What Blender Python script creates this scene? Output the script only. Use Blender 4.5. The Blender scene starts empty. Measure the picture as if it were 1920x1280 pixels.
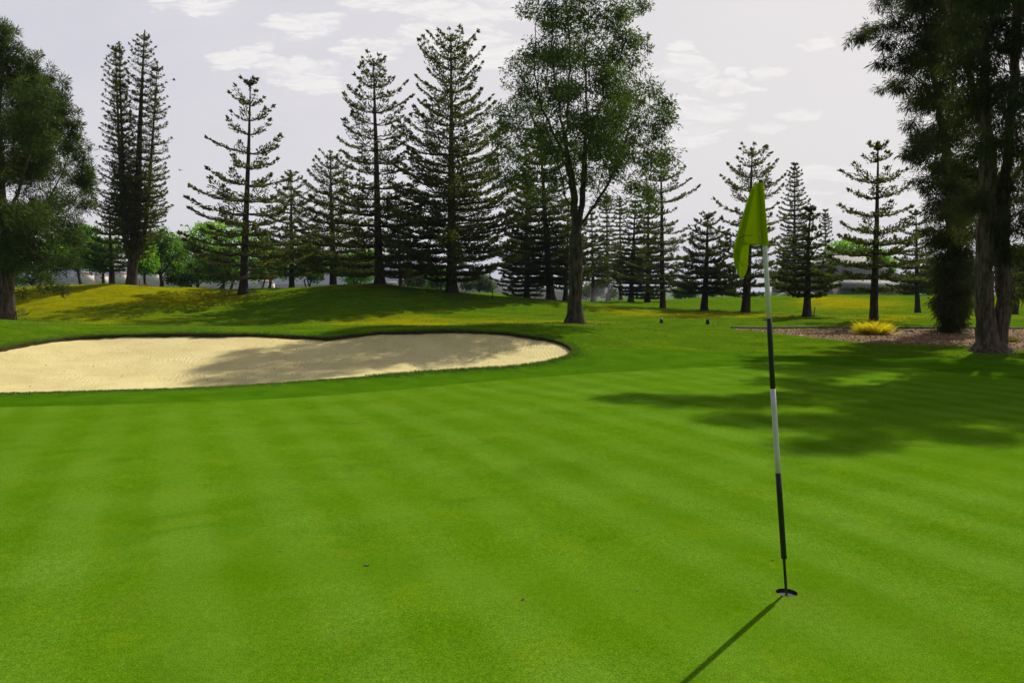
import bpy, math, random
import numpy as np
from mathutils import Vector
from mathutils.geometry import delaunay_2d_cdt

# ------------------------------------------------------------------ camera, sun, sky, exposure
SC = bpy.context.scene
COL = SC.collection
EYE = 1.56
F = 1400.0
PITCH = math.atan(95.0 / F)
cam_d = bpy.data.cameras.new("camera"); cam = bpy.data.objects.new("camera", cam_d); COL.objects.link(cam)
cam.location = (0, 0, EYE); cam.rotation_euler = (math.pi / 2 - PITCH, 0, 0)
cam_d.sensor_width = 36; cam_d.lens = 36 * F / 1920; cam_d.clip_start = 0.05; cam_d.clip_end = 30000
SC.camera = cam

SUN_AZ, SUN_EL = math.radians(35.5), math.radians(44)
SUND = np.array([math.sin(SUN_AZ) * math.cos(SUN_EL), math.cos(SUN_AZ) * math.cos(SUN_EL), math.sin(SUN_EL)])
sl = bpy.data.lights.new("sun", "SUN"); so = bpy.data.objects.new("sun", sl); COL.objects.link(so)
sl.energy = 5.0; sl.angle = math.radians(0.55); sl.color = (1.0, 0.93, 0.80)
so.rotation_euler = Vector(SUND).to_track_quat('Z', 'Y').to_euler(); so.location = (30, 40, 60)

SC.view_settings.view_transform = 'Standard'; SC.view_settings.look = 'None'
SC.view_settings.exposure = 0.0; SC.view_settings.gamma = 1.0
SC.render.engine = 'CYCLES'
SC.cycles.max_bounces = 6; SC.cycles.transparent_max_bounces = 8
SC.cycles.volume_bounces = 0


def px_uw(px, py):
    """pixel -> (X/Y, Z/Y) of the viewing direction"""
    a = (px - 960) / F; b = (640 - py) / F
    fy = math.cos(PITCH) + b * math.sin(PITCH); fz = -math.sin(PITCH) + b * math.cos(PITCH)
    return a / fy, fz / fy


def at(px, py, Y):
    u, w = px_uw(px, py)
    return np.array([u * Y, Y, EYE + w * Y])


class NT:
    """tiny node helper"""
    def __init__(s, tree): s.t = tree; s.n = tree.nodes; s.l = tree.links
    def new(s, typ, **kw):
        nd = s.n.new(typ)
        ins = kw.pop('ins', {})
        for k, v in kw.items(): setattr(nd, k, v)
        for k, v in ins.items():
            if isinstance(v, bpy.types.NodeSocket): s.l.new(v, nd.inputs[k])
            else: nd.inputs[k].default_value = v
        return nd
    def math(s, op, a, b=0.0, c=0.0, clamp=False):
        return s.new('ShaderNodeMath', operation=op, use_clamp=clamp, ins={0: a, 1: b, 2: c}).outputs[0]
    def mix(s, f, a, b, blend='MIX'):
        nd = s.new('ShaderNodeMix', data_type='RGBA', blend_type=blend)
        for i, v in ((0, f), (6, a), (7, b)):
            if isinstance(v, bpy.types.NodeSocket): s.l.new(v, nd.inputs[i])
            elif i == 0: nd.inputs[i].default_value = v
            else: nd.inputs[i].default_value = (*v[:3], 1)
        return nd.outputs[2]
    def ramp(s, v, lo, hi, a=0.0, b=1.0, smooth=True):
        return s.new('ShaderNodeMapRange', interpolation_type='SMOOTHSTEP' if smooth else 'LINEAR',
                     ins={0: v, 1: lo, 2: hi, 3: a, 4: b}).outputs[0]
    def noise(s, vec, scale, detail=3.0, rough=0.55, dist=0.0):
        return s.new('ShaderNodeTexNoise', ins={'Vector': vec, 'Scale': scale, 'Detail': detail, 'Roughness': rough, 'Distortion': dist}).outputs[0]
    def sep(s, vec): return s.new('ShaderNodeSeparateXYZ', ins={0: vec}).outputs
    def comb(s, x, y, z): return s.new('ShaderNodeCombineXYZ', ins={0: x, 1: y, 2: z}).outputs[0]


# world ---------------------------------------------------------
W = bpy.data.worlds.new("World"); SC.world = W; W.use_nodes = True
W.node_tree.nodes.clear(); T = NT(W.node_tree)
sky = T.new('ShaderNodeTexSky', sky_type='NISHITA', sun_disc=False, sun_elevation=SUN_EL, sun_rotation=SUN_AZ,
            air_density=1.2, dust_density=3.0, ozone_density=2.0)
tc = T.new('ShaderNodeTexCoord').outputs['Generated']
nx, ny, nz = T.sep(T.new('ShaderNodeVectorMath', operation='NORMALIZE', ins={0: tc}).outputs[0])
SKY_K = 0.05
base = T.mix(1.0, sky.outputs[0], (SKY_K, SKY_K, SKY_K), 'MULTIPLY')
ysafe = T.math('MAXIMUM', ny, 0.05)
su = T.math('DIVIDE', nx, ysafe); sw = T.math('DIVIDE', nz, ysafe)
# thin high veil lit from in front: strong towards the sun, thinner behind the camera
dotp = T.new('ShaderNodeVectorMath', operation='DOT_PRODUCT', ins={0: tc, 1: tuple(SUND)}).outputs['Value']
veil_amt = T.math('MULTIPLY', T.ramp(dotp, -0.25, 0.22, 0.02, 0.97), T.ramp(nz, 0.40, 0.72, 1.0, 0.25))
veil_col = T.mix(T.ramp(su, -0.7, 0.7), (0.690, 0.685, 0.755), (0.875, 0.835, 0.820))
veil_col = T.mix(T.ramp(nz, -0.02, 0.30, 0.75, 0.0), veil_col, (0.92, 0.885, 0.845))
p = T.comb(T.math('MULTIPLY', su, 1.0), T.math('MULTIPLY', sw, 2.6), 0.3)
soft = T.noise(p, 2.2, 5, 0.55, 0.3)
veil_col = T.mix(T.ramp(soft, 0.40, 0.72, 0.0, 0.40), veil_col, (0.88, 0.85, 0.85))
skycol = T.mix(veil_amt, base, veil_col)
wisp = T.noise(T.new('ShaderNodeMapping', ins={0: p, 2: (0, 0, .35), 3: (1, 1.6, 1)}).outputs[0], 15.0, 9, 0.68, 1.2)
wx = T.math('MULTIPLY', T.math('SUBTRACT', T.noise(p, 9.0, 4, 0.6), 0.5), 0.10); wy = T.math('MULTIPLY', T.math('SUBTRACT', T.noise(T.new('ShaderNodeVectorMath', operation='ADD', ins={0: p, 1: (7.3, 2.1, 4.0)}).outputs[0], 12.0, 5, 0.6), 0.5), 0.055)
su_w = T.math('ADD', su, wx); sw_w = T.math('ADD', sw, wy)
mask = None
CL = [(370, 8, 60, 16), (565, 52, 60, 16), (880, 12, 110, 26), (470, 112, 60, 12), (560, 138, 60, 22), (605, 165, 35, 16),
      (495, 86, 25, 8), (900, 95, 80, 30), (1285, 136, 45, 18), (1310, 205, 60, 20), (1370, 154, 28, 10), (1285, 252, 60, 14),
      (1455, 130, 30, 10), (1435, 243, 42, 8), (1535, 80, 24, 7), (1420, 160, 22, 6), (1505, 215, 40, 10), (700, 100, 50, 18),
      (1620, 380, 170, 16), (1380, 130, 20, 6), (690, 5, 50, 14), (540, 35, 26, 7), (1290, 95, 18, 8), (1500, 90, 16, 5),
      (780, 65, 30, 18), (1270, 185, 40, 10), (1550, 330, 90, 10)]
for (cx, cy, rx, ry) in CL:
    u0, w0 = px_uw(cx, cy)
    dx = T.math('MULTIPLY', T.math('SUBTRACT', su_w, u0), F / (rx * 1.75))
    dy = T.math('MULTIPLY', T.math('SUBTRACT', sw_w, w0), F / (ry * 1.9))
    d2 = T.math('ADD', T.math('MULTIPLY', dx, dx), T.math('MULTIPLY', dy, dy))
    m = T.math('SUBTRACT', 1.0, d2, clamp=True)
    mask = m if mask is None else T.math('MAXIMUM', mask, m)
# more small clouds all round, outside the pictured part of the sky
q = T.comb(T.math('DIVIDE', nx, T.math('ADD', nz, 0.25)), T.math('DIVIDE', ny, T.math('ADD', nz, 0.25)), 0)
other = T.ramp(T.noise(q, 2.5, 6, 0.6), 0.58, 0.75, 0, 0.7)
outside = T.ramp(T.math('MAXIMUM', T.math('ABSOLUTE', su), T.math('MULTIPLY', sw, 1.5)), 0.75, 0.95)
cl = T.math('MULTIPLY', T.ramp(T.math('MULTIPLY', mask, T.math('MULTIPLY', wisp, 1.9)), 0.30, 0.72), T.ramp(wisp, 0.36, 0.60, 0.25, 1.0))
cl = T.math('MAXIMUM', cl, T.math('MULTIPLY', other, outside))
skycol = T.mix(T.math('MULTIPLY', cl, 0.82), skycol, (0.97, 0.94, 0.91))
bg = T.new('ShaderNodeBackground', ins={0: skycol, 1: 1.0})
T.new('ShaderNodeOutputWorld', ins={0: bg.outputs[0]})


# ------------------------------------------------------------------ object helpers
def mesh_np(name, V, quads=None, tris=None, mat=None, parent=None, smooth=False, extra=None, mats=None, matidx=None):
    V = np.asarray(V, dtype=np.float32).reshape(-1, 3)
    me = bpy.data.meshes.new(name)
    loops = []; starts = []; tot = []
    n0 = 0
    for arr, k in ((quads, 4), (tris, 3)):
        if arr is None or len(arr) == 0: continue
        arr = np.asarray(arr, dtype=np.int32).reshape(-1, k)
        loops.append(arr.ravel()); starts.append(n0 + np.arange(len(arr), dtype=np.int32) * k)
        tot.append(np.full(len(arr), k, np.int32)); n0 += arr.size
    L = np.concatenate(loops); S = np.concatenate(starts); N = np.concatenate(tot)
    me.vertices.add(len(V)); me.vertices.foreach_set('co', V.ravel())
    me.loops.add(len(L)); me.loops.foreach_set('vertex_index', L)
    me.polygons.add(len(S)); me.polygons.foreach_set('loop_start', S); me.polygons.foreach_set('loop_total', N)
    if smooth: me.polygons.foreach_set('use_smooth', np.ones(len(S), bool))
    if mats:
        for m_ in mats: me.materials.append(m_)
        me.polygons.foreach_set('material_index', np.asarray(matidx, np.int32))
    elif mat: me.materials.append(mat)
    me.update(calc_edges=True)
    if extra:
        for k, a in extra.items():
            at_ = me.attributes.new(k, 'FLOAT', 'POINT'); at_.data.foreach_set('value', np.asarray(a, np.float32))
    me.validate()
    o = bpy.data.objects.new(name, me); COL.objects.link(o)
    if parent: o.parent = parent
    return o


def empty(name, loc, label, cat, group=None):
    o = bpy.data.objects.new(name, None); COL.objects.link(o); o.location = tuple(float(c) for c in loc)
    o.empty_display_size = 0.2
    o['label'] = label; o['category'] = cat
    if group: o['group'] = group
    return o


def tag(o, label, cat, group=None, kind=None):
    if label: o['label'] = label
    if cat: o['category'] = cat
    if group: o['group'] = group
    if kind: o['kind'] = kind
    return o


class Geo:
    """collects tubes and polygons, then links them as one mesh"""
    def __init__(s): s.V = []; s.Q = []; s.T = []; s.n = 0
    def add(s, V, Q=None, Tr=None):
        V = np.asarray(V, float).reshape(-1, 3); s.V.append(V)
        if Q is not None and len(Q): s.Q.append(np.asarray(Q, int).reshape(-1, 4) + s.n)
        if Tr is not None and len(Tr): s.T.append(np.asarray(Tr, int).reshape(-1, 3) + s.n)
        s.n += len(V)
    def tube(s, P, R, k=6, cap=True, flute=0.0, seed=0):
        P = np.asarray(P, float); R = np.broadcast_to(np.asarray(R, float), (len(P),))
        n = len(P)
        tan = np.gradient(P, axis=0); tan /= np.linalg.norm(tan, axis=1)[:, None] + 1e-9
        ref = np.array([1.0, 0.13, 0.07]) if abs(tan[0][0]) < 0.9 else np.array([0.1, 1.0, 0.0])
        A = np.cross(tan, ref); A /= np.linalg.norm(A, axis=1)[:, None] + 1e-9
        B = np.cross(tan, A)
        th = np.arange(k) * 2 * math.pi / k
        rad = R[:, None] * np.ones((1, k))
        if flute:
            rg = np.random.default_rng(seed)
            ph = rg.random(3) * 6.28
            rad = rad * (1 + flute * np.sin(3 * th + ph[0])[None, :] + flute * 0.6 * np.sin(5 * th + ph[1] + P[:, 2:3] * 0.5))
        V = P[:, None, :] + rad[:, :, None] * (np.cos(th)[None, :, None] * A[:, None, :] + np.sin(th)[None, :, None] * B[:, None, :])
        i = np.arange(n - 1)[:, None] * k; j = np.arange(k)[None, :]; j2 = (j + 1) % k
        Q = np.stack([i + j, i + j2, i + k + j2, i + k + j], -1).reshape(-1, 4)
        Tr = []
        V = V.reshape(-1, 3)
        if cap:
            V = np.vstack([V, P[0], P[-1]])
            a, b = n * k, n * k + 1
            Tr = [[a, (c + 1) % k, c] for c in range(k)] + [[b, (n - 1) * k + c, (n - 1) * k + (c + 1) % k] for c in range(k)]
        s.add(V, Q, Tr)
    def box(s, x0, x1, y0, y1, z0, z1):
        V = [(x, y, z) for z in (z0, z1) for y in (y0, y1) for x in (x0, x1)]
        s.add(V, [(0, 2, 3, 1), (4, 5, 7, 6), (0, 1, 5, 4), (2, 6, 7, 3), (0, 4, 6, 2), (1, 3, 7, 5)])
    def link(s, name, mat, parent=None, smooth=True, origin=None):
        V = np.concatenate(s.V)
        if origin is not None: V = V - np.asarray(origin)
        return mesh_np(name, V, np.concatenate(s.Q) if s.Q else None, np.concatenate(s.T) if s.T else None, mat, parent, smooth)


def norm(a): return a / (np.linalg.norm(a, axis=-1, keepdims=True) + 1e-9)


def diamonds(P, D, S, L, Wd):
    """one diamond quad per leaf: base P, direction D, side S"""
    L = L[:, None]; Wd = Wd[:, None]
    V = np.stack([P, P + D * L * 0.45 + S * Wd, P + D * L, P + D * L * 0.45 - S * Wd], 1).reshape(-1, 3)
    Q = np.arange(len(P) * 4).reshape(-1, 4)
    return V, Q


def leaf_mesh(name, P, D, L, Wd, mat, parent, origin, rng, cross=False):
    D = norm(D); S = norm(np.cross(D, rng.normal(size=D.shape)))
    V, Q = diamonds(P, D, S, L, Wd)
    if cross:
        V2, Q2 = diamonds(P, D, norm(np.cross(D, S)), L, Wd)
        V = np.vstack([V, V2]); Q = np.vstack([Q, Q2 + len(P) * 4])
    return mesh_np(name, V - np.asarray(origin), Q, None, mat, parent)


# ------------------------------------------------------------------ materials
def mat_new(name):
    m = bpy.data.materials.new(name); m.use_nodes = True; m.node_tree.nodes.clear(); return m, NT(m.node_tree)


def foliage_mat(name, c0, c1, c2, trans=0.35, rough=0.6, gloss=0.022):
    m, t = mat_new(name)
    geo = t.new('ShaderNodeNewGeometry')
    pos = t.new('ShaderNodeTexCoord').outputs['Object']
    n1 = t.noise(pos, 0.55, 2)
    rnd = geo.outputs['Random Per Island']
    c = t.mix(t.ramp(n1, 0.35, 0.65), c0, c1)
    c = t.mix(t.math('POWER', rnd, 3.0), c, c2)
    d = t.new('ShaderNodeBsdfDiffuse', ins={0: c}).outputs[0]
    tcx = t.mix(1.0, c, (1.5, 1.7, 0.7), 'MULTIPLY')
    tr = t.new('ShaderNodeBsdfTranslucent', ins={0: tcx}).outputs[0]
    g = t.new('ShaderNodeBsdfGlossy', ins={'Color': (0.8, 0.85, 0.8, 1), 'Roughness': rough}).outputs[0]
    s = t.new('ShaderNodeMixShader', ins={0: trans, 1: d, 2: tr}).outputs[0]
    s = t.new('ShaderNodeMixShader', ins={0: gloss, 1: s, 2: g}).outputs[0]
    t.new('ShaderNodeOutputMaterial', ins={0: s})
    return m


def bark_mat(name, c0, c1, scale=6.0, stretch=0.18, bump=0.5):
    m, t = mat_new(name)
    pos = t.new('ShaderNodeTexCoord').outputs['Object']
    mp = t.new('ShaderNodeMapping', ins={0: pos, 3: (1, 1, stretch)}).outputs[0]
    n = t.noise(mp, scale * 2, 6, 0.65, 0.4); n2 = t.noise(pos, 1.3, 3)
    c = t.mix(t.ramp(n, 0.35, 0.68), c0, c1); c = t.mix(t.ramp(n2, 0.4, 0.7, 0, 0.4), c, (0.05, 0.05, 0.035))
    b = t.new('ShaderNodeBump', ins={'Strength': bump, 'Distance': 0.04, 'Height': n}).outputs[0]
    p = t.new('ShaderNodeBsdfPrincipled', ins={'Base Color': c, 'Roughness': 0.9, 'Normal': b, 'Specular IOR Level': 0.15}).outputs[0]
    t.new('ShaderNodeOutputMaterial', ins={0: p})
    return m


def plain(name, c, rough=0.6, metal=0.0, noise=0.0, scale=8, spec=0.4, bump=0.0):
    m, t = mat_new(name)
    pos = t.new('ShaderNodeTexCoord').outputs['Object']
    n = t.noise(pos, scale, 5, 0.6)
    cc = t.mix(t.ramp(n, 0.3, 0.7, 0, 1), tuple(x * (1 - noise) for x in c), tuple(min(1, x * (1 + noise)) for x in c))
    ins = {'Base Color': cc, 'Roughness': rough, 'Metallic': metal, 'Specular IOR Level': spec}
    if bump: ins['Normal'] = t.new('ShaderNodeBump', ins={'Strength': bump, 'Distance': 0.02, 'Height': n}).outputs[0]
    t.new('ShaderNodeOutputMaterial', ins={0: t.new('ShaderNodeBsdfPrincipled', ins=ins).outputs[0]})
    return m


M = {}
M['pine'] = foliage_mat('pine_foliage', (0.050, 0.066, 0.020), (0.085, 0.100, 0.028), (0.15, 0.14, 0.04), 0.42)
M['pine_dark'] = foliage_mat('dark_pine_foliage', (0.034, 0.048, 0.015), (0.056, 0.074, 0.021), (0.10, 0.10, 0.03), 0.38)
M['cook'] = foliage_mat('column_pine_foliage', (0.055, 0.070, 0.018), (0.095, 0.105, 0.022), (0.16, 0.14, 0.03), 0.42)
M['gum'] = foliage_mat('gum_foliage', (0.030, 0.056, 0.012), (0.058, 0.090, 0.014), (0.12, 0.16, 0.025), 0.42)
M['olive'] = foliage_mat('olive_foliage', (0.024, 0.044, 0.008), (0.050, 0.074, 0.010), (0.10, 0.12, 0.018), 0.40)
M['oak_dark'] = foliage_mat('dark_she_oak_foliage', (0.026, 0.034, 0.008), (0.046, 0.056, 0.012), (0.08, 0.09, 0.02), 0.36)
M['leafy'] = foliage_mat('broadleaf_foliage', (0.085, 0.185, 0.006), (0.150, 0.290, 0.008), (0.24, 0.40, 0.015), 0.55)
M['leafy_deep'] = foliage_mat('deep_broadleaf_foliage', (0.045, 0.105, 0.009), (0.080, 0.165, 0.011), (0.14, 0.24, 0.02), 0.5)
M['grey_leaf'] = foliage_mat('grey_green_foliage', (0.06, 0.085, 0.05), (0.09, 0.115, 0.06), (0.14, 0.16, 0.09), 0.3)
M['gold_grass'] = foliage_mat('golden_grass', (0.50, 0.42, 0.012), (0.66, 0.55, 0.015), (0.50, 0.34, 0.03), 0.5)
M['brown_grass'] = foliage_mat('brown_grass', (0.16, 0.11, 0.035), (0.22, 0.15, 0.04), (0.28, 0.2, 0.07), 0.3)
M['bark'] = bark_mat('grey_bark', (0.028, 0.022, 0.015), (0.125, 0.10, 0.068))
M['bark_pine'] = bark_mat('pine_bark', (0.03, 0.022, 0.016), (0.095, 0.07, 0.05))
M['bark_red'] = bark_mat('reddish_bark', (0.05, 0.034, 0.024), (0.20, 0.14, 0.10))
M['twig'] = bark_mat('twig_bark', (0.04, 0.03, 0.022), (0.10, 0.075, 0.055), 20)


# ------------------------------------------------------------------ terrain
CT = []   # (u, v, z)
def cz(px, Y, z): CT.append((px_uw(px, 545)[0], math.log(Y), z))
def cp(px, py, Y):
    P = at(px, py, Y); CT.append((P[0] / Y, math.log(Y), P[2]))

for Y in (1.0, 2.0, 3.5, 5.5, 8.0, 10.5):
    for px in (-900, -300, 300, 960, 1600, 2200, 2800): cz(px, Y, 0.0)
for px in (-900, -400, 0): cz(px, 11.4, 0.0)
for px, py in ((400, 725), (600, 712), (800, 697), (960, 687), (1030, 679)): cp(px, py, {400: 12.2, 600: 13.1, 800: 14.4, 960: 15.2, 1030: 15.6}[px])
for px in (1200, 1400, 1600, 1900, 2500): cz(px, 14.0, 0.0)
for px in (-900, -400, 0, 300, 600): cz(px, 15.0, 0.22)
cz(850, 16.5, 0.22)
cp(1075, 655, 16.7)
for px, py in ((-900, 605), (-400, 607), (0, 605), (200, 612), (500, 613), (700, 612), (850, 612), (1000, 610)): cp(px, py, 20.6)
for px, py in ((170, 630), (300, 626), (500, 626), (600, 633), (700, 624), (850, 619), (950, 624)): cp(px, py, 18.4)
cp(1075, 606, 24.7); cp(1140, 608, 27); cp(1240, 612, 28); cp(1370, 614, 28); cp(1600, 614.5, 28); cp(1900, 616, 28); cp(2400, 616, 28)
for px in (1300, 1500, 1700, 2300): cz(px, 21, 0.07)
cp(1860, 655, 18.6)
cp(12, 602, 27)
for px in (-900, -400, 200, 400, 600, 800): cz(px, 27.0, 0.20); cz(px, 31.5, 0.03)
cz(950, 28, 0.25)
for px, py in ((-900, 598), (-300, 598), (0, 598), (200, 596), (400, 599), (650, 594), (850, 597), (1000, 599), (1120, 595)): cp(px, py, 35.5)
for px, py in ((-900, 575), (-300, 572), (0, 570), (200, 562), (400, 572), (650, 558), (850, 572), (1000, 581), (1110, 584)): cp(px, py, 40.5)
for px, py in ((-900, 548), (-300, 546), (0, 543), (100, 537), (200, 534), (300, 539), (400, 546), (460, 547), (560, 540), (620, 534.5), (680, 533.5),
               (750, 537), (850, 547), (950, 559), (1030, 565), (1100, 572)): cp(px, py, 45)
for px, py in ((-900, 560), (0, 555), (200, 552), (400, 549), (600, 553), (750, 556), (850, 556), (950, 562)): cp(px, py, 56)
for px, py in ((-900, 560), (0, 555), (300, 553), (500, 546), (700, 553), (820, 548), (880, 548.5), (940, 551.5), (1000, 559), (1060, 566)): cp(px, py, 72)
for px, py in ((1110, 567), (1180, 567)): cp(px, py, 60)
for px, py in ((1050, 566), (1110, 563), (1180, 562)): cp(px, py, 85)
cp(1243, 578, 50); cp(1243, 566, 62)
cp(1323, 582, 45); cp(1400, 586, 43); cp(1515, 593, 36); cp(1640, 601, 31); cp(1900, 603, 34); cp(2300, 603, 34)
for px, py in ((1450, 584), (1550, 588), (1700, 589), (1900, 590), (2300, 590)): cp(px, py, 44)
for px, py in ((1400, 583), (1500, 588), (1700, 590), (1900, 591), (2300, 591)): cp(px, py, 52)
for px, py in ((1420, 574), (1550, 575), (1700, 575), (1900, 576), (2300, 576)): cp(px, py, 58)
for px, py in ((1330, 560), (1450, 556), (1600, 556), (1750, 556.5), (1900, 557), (2300, 557), (2900, 557)): cp(px, py, 66)
for px, py in ((1330, 562), (1600, 560), (1900, 560), (2600, 560)): cp(px, py, 90)
for px in (-900, -300, 200, 600, 960, 1200, 1500, 1900, 2600): cz(px, 120, 0.2)
CT = np.array(CT)
KS = np.array([1.0, 0.75])


def _rbf_mat(A, B):
    d2 = (((A[:, None, :] - B[None, :, :]) * KS) ** 2).sum(-1)
    return 0.5 * d2 * np.log(d2 + 1e-12)


_n = len(CT); _A = np.zeros((_n + 3, _n + 3))
_A[:_n, :_n] = _rbf_mat(CT[:, :2], CT[:, :2]) + np.eye(_n) * 2e-5
_A[:_n, _n] = 1; _A[:_n, _n + 1:] = CT[:, :2]; _A[_n:, :_n] = _A[:_n, _n:].T
_w = np.linalg.solve(_A, np.concatenate([CT[:, 2], [0, 0, 0]]))


def terrain(X, Y):
    X = np.atleast_1d(np.asarray(X, float)); Y = np.atleast_1d(np.asarray(Y, float))
    Yc = np.clip(Y, 1.0, 125); U = np.clip(X / Yc, -1.35, 1.35)
    out = np.empty(len(Yc))
    for i in range(0, len(Yc), 8000):
        q = np.stack([U[i:i + 8000], np.log(Yc[i:i + 8000])], 1)
        out[i:i + 8000] = _rbf_mat(q, CT[:, :2]) @ _w[:_n] + _w[_n] + q @ _w[_n + 1:]
    k = np.clip((3.0 - Y) / 2.0, 0, 1); out = out * (1 - k)
    f = np.clip((Y - 95) / 60, 0, 1); f = f * f * (3 - 2 * f)
    far = np.where(Y > 150, -1.0 - 9.0 * np.clip((Y - 150) / 350, 0, 1), 0.0) - 1.2 * np.clip((Y - 95) / 60, 0, 1)
    out = out * (1 - f) + far * f
    # soft undulation of a putting green and rough
    amp = 0.012 + 0.05 * np.clip((Y - 22) / 20, 0, 1)
    out = out + amp * (np.sin(X * 0.9 + 0.4 * Y) * np.sin(Y * 0.55 + 0.3 * X + 1.0)) * np.clip(Y / 6, 0, 1)
    return out


def tz(x, y): return float(terrain([x], [y])[0])


def hit(px, py):
    """where the viewing ray meets the ground (used only to survey positions)"""
    u, w = px_uw(px, py)
    Ys = np.exp(np.linspace(math.log(2.2), math.log(120), 900))
    g = terrain(u * Ys, Ys) - (EYE + w * Ys)
    i = np.argmax(g > 0)
    if g[i] <= 0: return None
    t = g[i - 1] / (g[i - 1] - g[i]); Y = Ys[i - 1] + t * (Ys[i] - Ys[i - 1])
    return np.array([u * Y, Y, tz(u * Y, Y)])


def ground(px, Y):
    u = px_uw(px, 545)[0]; return np.array([u * Y, Y, tz(u * Y, Y)])


def smooth_loop(P, step=0.12, closed=True, jit=0.0, seed=1):
    P = [np.asarray(p, float)[:2] for p in P]; n = len(P); out = []
    rg = random.Random(seed)
    for i in range(n if closed else n - 1):
        p0, p1, p2, p3 = (P[(i - 1) % n], P[i], P[(i + 1) % n], P[(i + 2) % n]) if closed else \
            (P[max(i - 1, 0)], P[i], P[i + 1], P[min(i + 2, n - 1)])
        k = max(1, int(np.linalg.norm(p2 - p1) / step))
        for j in range(k):
            t = j / k
            q = 0.5 * ((2 * p1) + (-p0 + p2) * t + (2 * p0 - 5 * p1 + 4 * p2 - p3) * t * t + (-p0 + 3 * p1 - 3 * p2 + p3) * t ** 3)
            out.append(q + np.array([rg.uniform(-jit, jit), rg.uniform(-jit, jit)]))
    if not closed: out.append(P[-1])
    return np.array(out)


def seg_dist(X, Y, poly, closed=True):
    A = poly; B = np.roll(poly, -1, 0)
    if not closed: A = poly[:-1]; B = poly[1:]
    best = np.full(len(X), 1e9)
    for i in range(0, len(X), 4000):
        x = X[i:i + 4000, None]; y = Y[i:i + 4000, None]
        dx = (B - A)[:, 0]; dy = (B - A)[:, 1]
        t = np.clip(((x - A[:, 0]) * dx + (y - A[:, 1]) * dy) / (dx * dx + dy * dy + 1e-12), 0, 1)
        d = np.hypot(x - A[:, 0] - t * dx, y - A[:, 1] - t * dy)
        best[i:i + 4000] = d.min(1)
    return best


def inside(X, Y, poly):
    A = poly; B = np.roll(poly, -1, 0); res = np.zeros(len(X), bool)
    for i in range(0, len(X), 4000):
        x = X[i:i + 4000, None]; y = Y[i:i + 4000, None]
        c = ((A[:, 1] > y) != (B[:, 1] > y)) & (x < (B[:, 0] - A[:, 0]) * (y - A[:, 1]) / (B[:, 1] - A[:, 1] + 1e-12) + A[:, 0])
        res[i:i + 4000] = (c.sum(1) % 2) == 1
    return res


def sdf(X, Y, poly):   # positive inside
    d = seg_dist(X, Y, poly); return np.where(inside(X, Y, poly), d, -d)


near_px = [(-260, 742), (-100, 739), (0, 737), (170, 733), (300, 729), (400, 725), (500, 719), (600, 712), (700, 705), (800, 697), (880, 692), (960, 687), (1030, 677), (1066, 665)]
far_px = [(1073, 655), (1058, 644), (1030, 636), (1000, 631), (950, 624), (900, 621), (800, 620), (700, 624), (650, 629), (610, 633), (570, 630), (500, 627), (400, 626), (300, 626),
          (170, 630), (60, 642), (0, 653), (-100, 672), (-260, 700)]
BUNK = smooth_loop([hit(a, b) for a, b in near_px + far_px], 0.13, jit=0.022)
GREEN_pts = [hit(a, b) for a, b in ((-400, 778), (-150, 770), (0, 763), (150, 760), (300, 756), (450, 750), (600, 742), (750, 730), (900, 716), (1050, 704), (1200, 695), (1350, 687), (1500, 684), (1650, 688), (1800, 700), (1920, 712), (2200, 740))]
GREEN = smooth_loop(GREEN_pts + [np.array([9, 5, 0]), np.array([8, -4, 0]), np.array([-9, -4, 0]), np.array([-11, 4, 0])], 0.25)
COLL_pts = [hit(a, b) for a, b in ((-400, 735), (0, 700), (400, 690), (800, 676), (1000, 664), (1060, 659), (1130, 655), (1230, 655), (1350, 660), (1500, 666), (1650, 668), (1800, 669), (1920, 672), (2200, 690))]
COLL = smooth_loop(COLL_pts + [np.array([11.5, 5, 0]), np.array([10, -6, 0]), np.array([-11, -6, 0]), np.array([-14, 4, 0])], 0.3)
MUL_pts = [(1368, 616.5), (1500, 616.5), (1650, 617), (1800, 617), (1920, 618), (2150, 619), (2150, 690), (1990, 672), (1920, 660), (1880, 651), (1800, 648.5), (1700, 646), (1620, 643), (1560, 637), (1480, 628), (1420, 621)]
MULCH = smooth_loop([hit(a, b) for a, b in MUL_pts], 0.2, jit=0.03)
PIN = hit(1475, 1110)
HOLE_R = 0.054
ang = np.arange(40) * 2 * math.pi / 40
HOLE = np.stack([PIN[0] + HOLE_R * np.cos(ang), PIN[1] + HOLE_R * np.sin(ang)], 1)

# one sheet: fan-shaped grid, dense where the picture looks, reaching the horizon
pts = []
us = np.concatenate([np.linspace(-1.3, -0.84, 14), np.arange(-0.82, 0.82, 0.0105), np.linspace(0.84, 1.3, 14)])
vs = np.concatenate([np.arange(math.log(2.0), math.log(9.5), 0.05), np.arange(math.log(9.5), math.log(24), 0.012), np.arange(math.log(24), math.log(100), 0.018),
                     np.arange(math.log(100), math.log(9000), 0.12)])
UU, VV = np.meshgrid(us, vs); YY = np.exp(VV); XX = UU * YY
gx = XX.ravel(); gy = YY.ravel()
bx, by = np.meshgrid(np.linspace(-14, 14, 29), np.linspace(-14, 1.6, 14))
gx = np.concatenate([gx, bx.ravel(), [-9000, 9000, -9000, 9000, -60, 60, -60, 60]]); gy = np.concatenate([gy, by.ravel(), [-3000, -3000, 3000, 3000, -50, -50, 0, 0]])
keep = (np.abs(seg_dist(gx, gy, BUNK)) > 0.05) & (np.hypot(gx - PIN[0], gy - PIN[1]) > 0.09)
keep &= ~inside(gx, gy, BUNK)
gx = gx[keep]; gy = gy[keep]
nb, nh = len(BUNK), len(HOLE)
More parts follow.
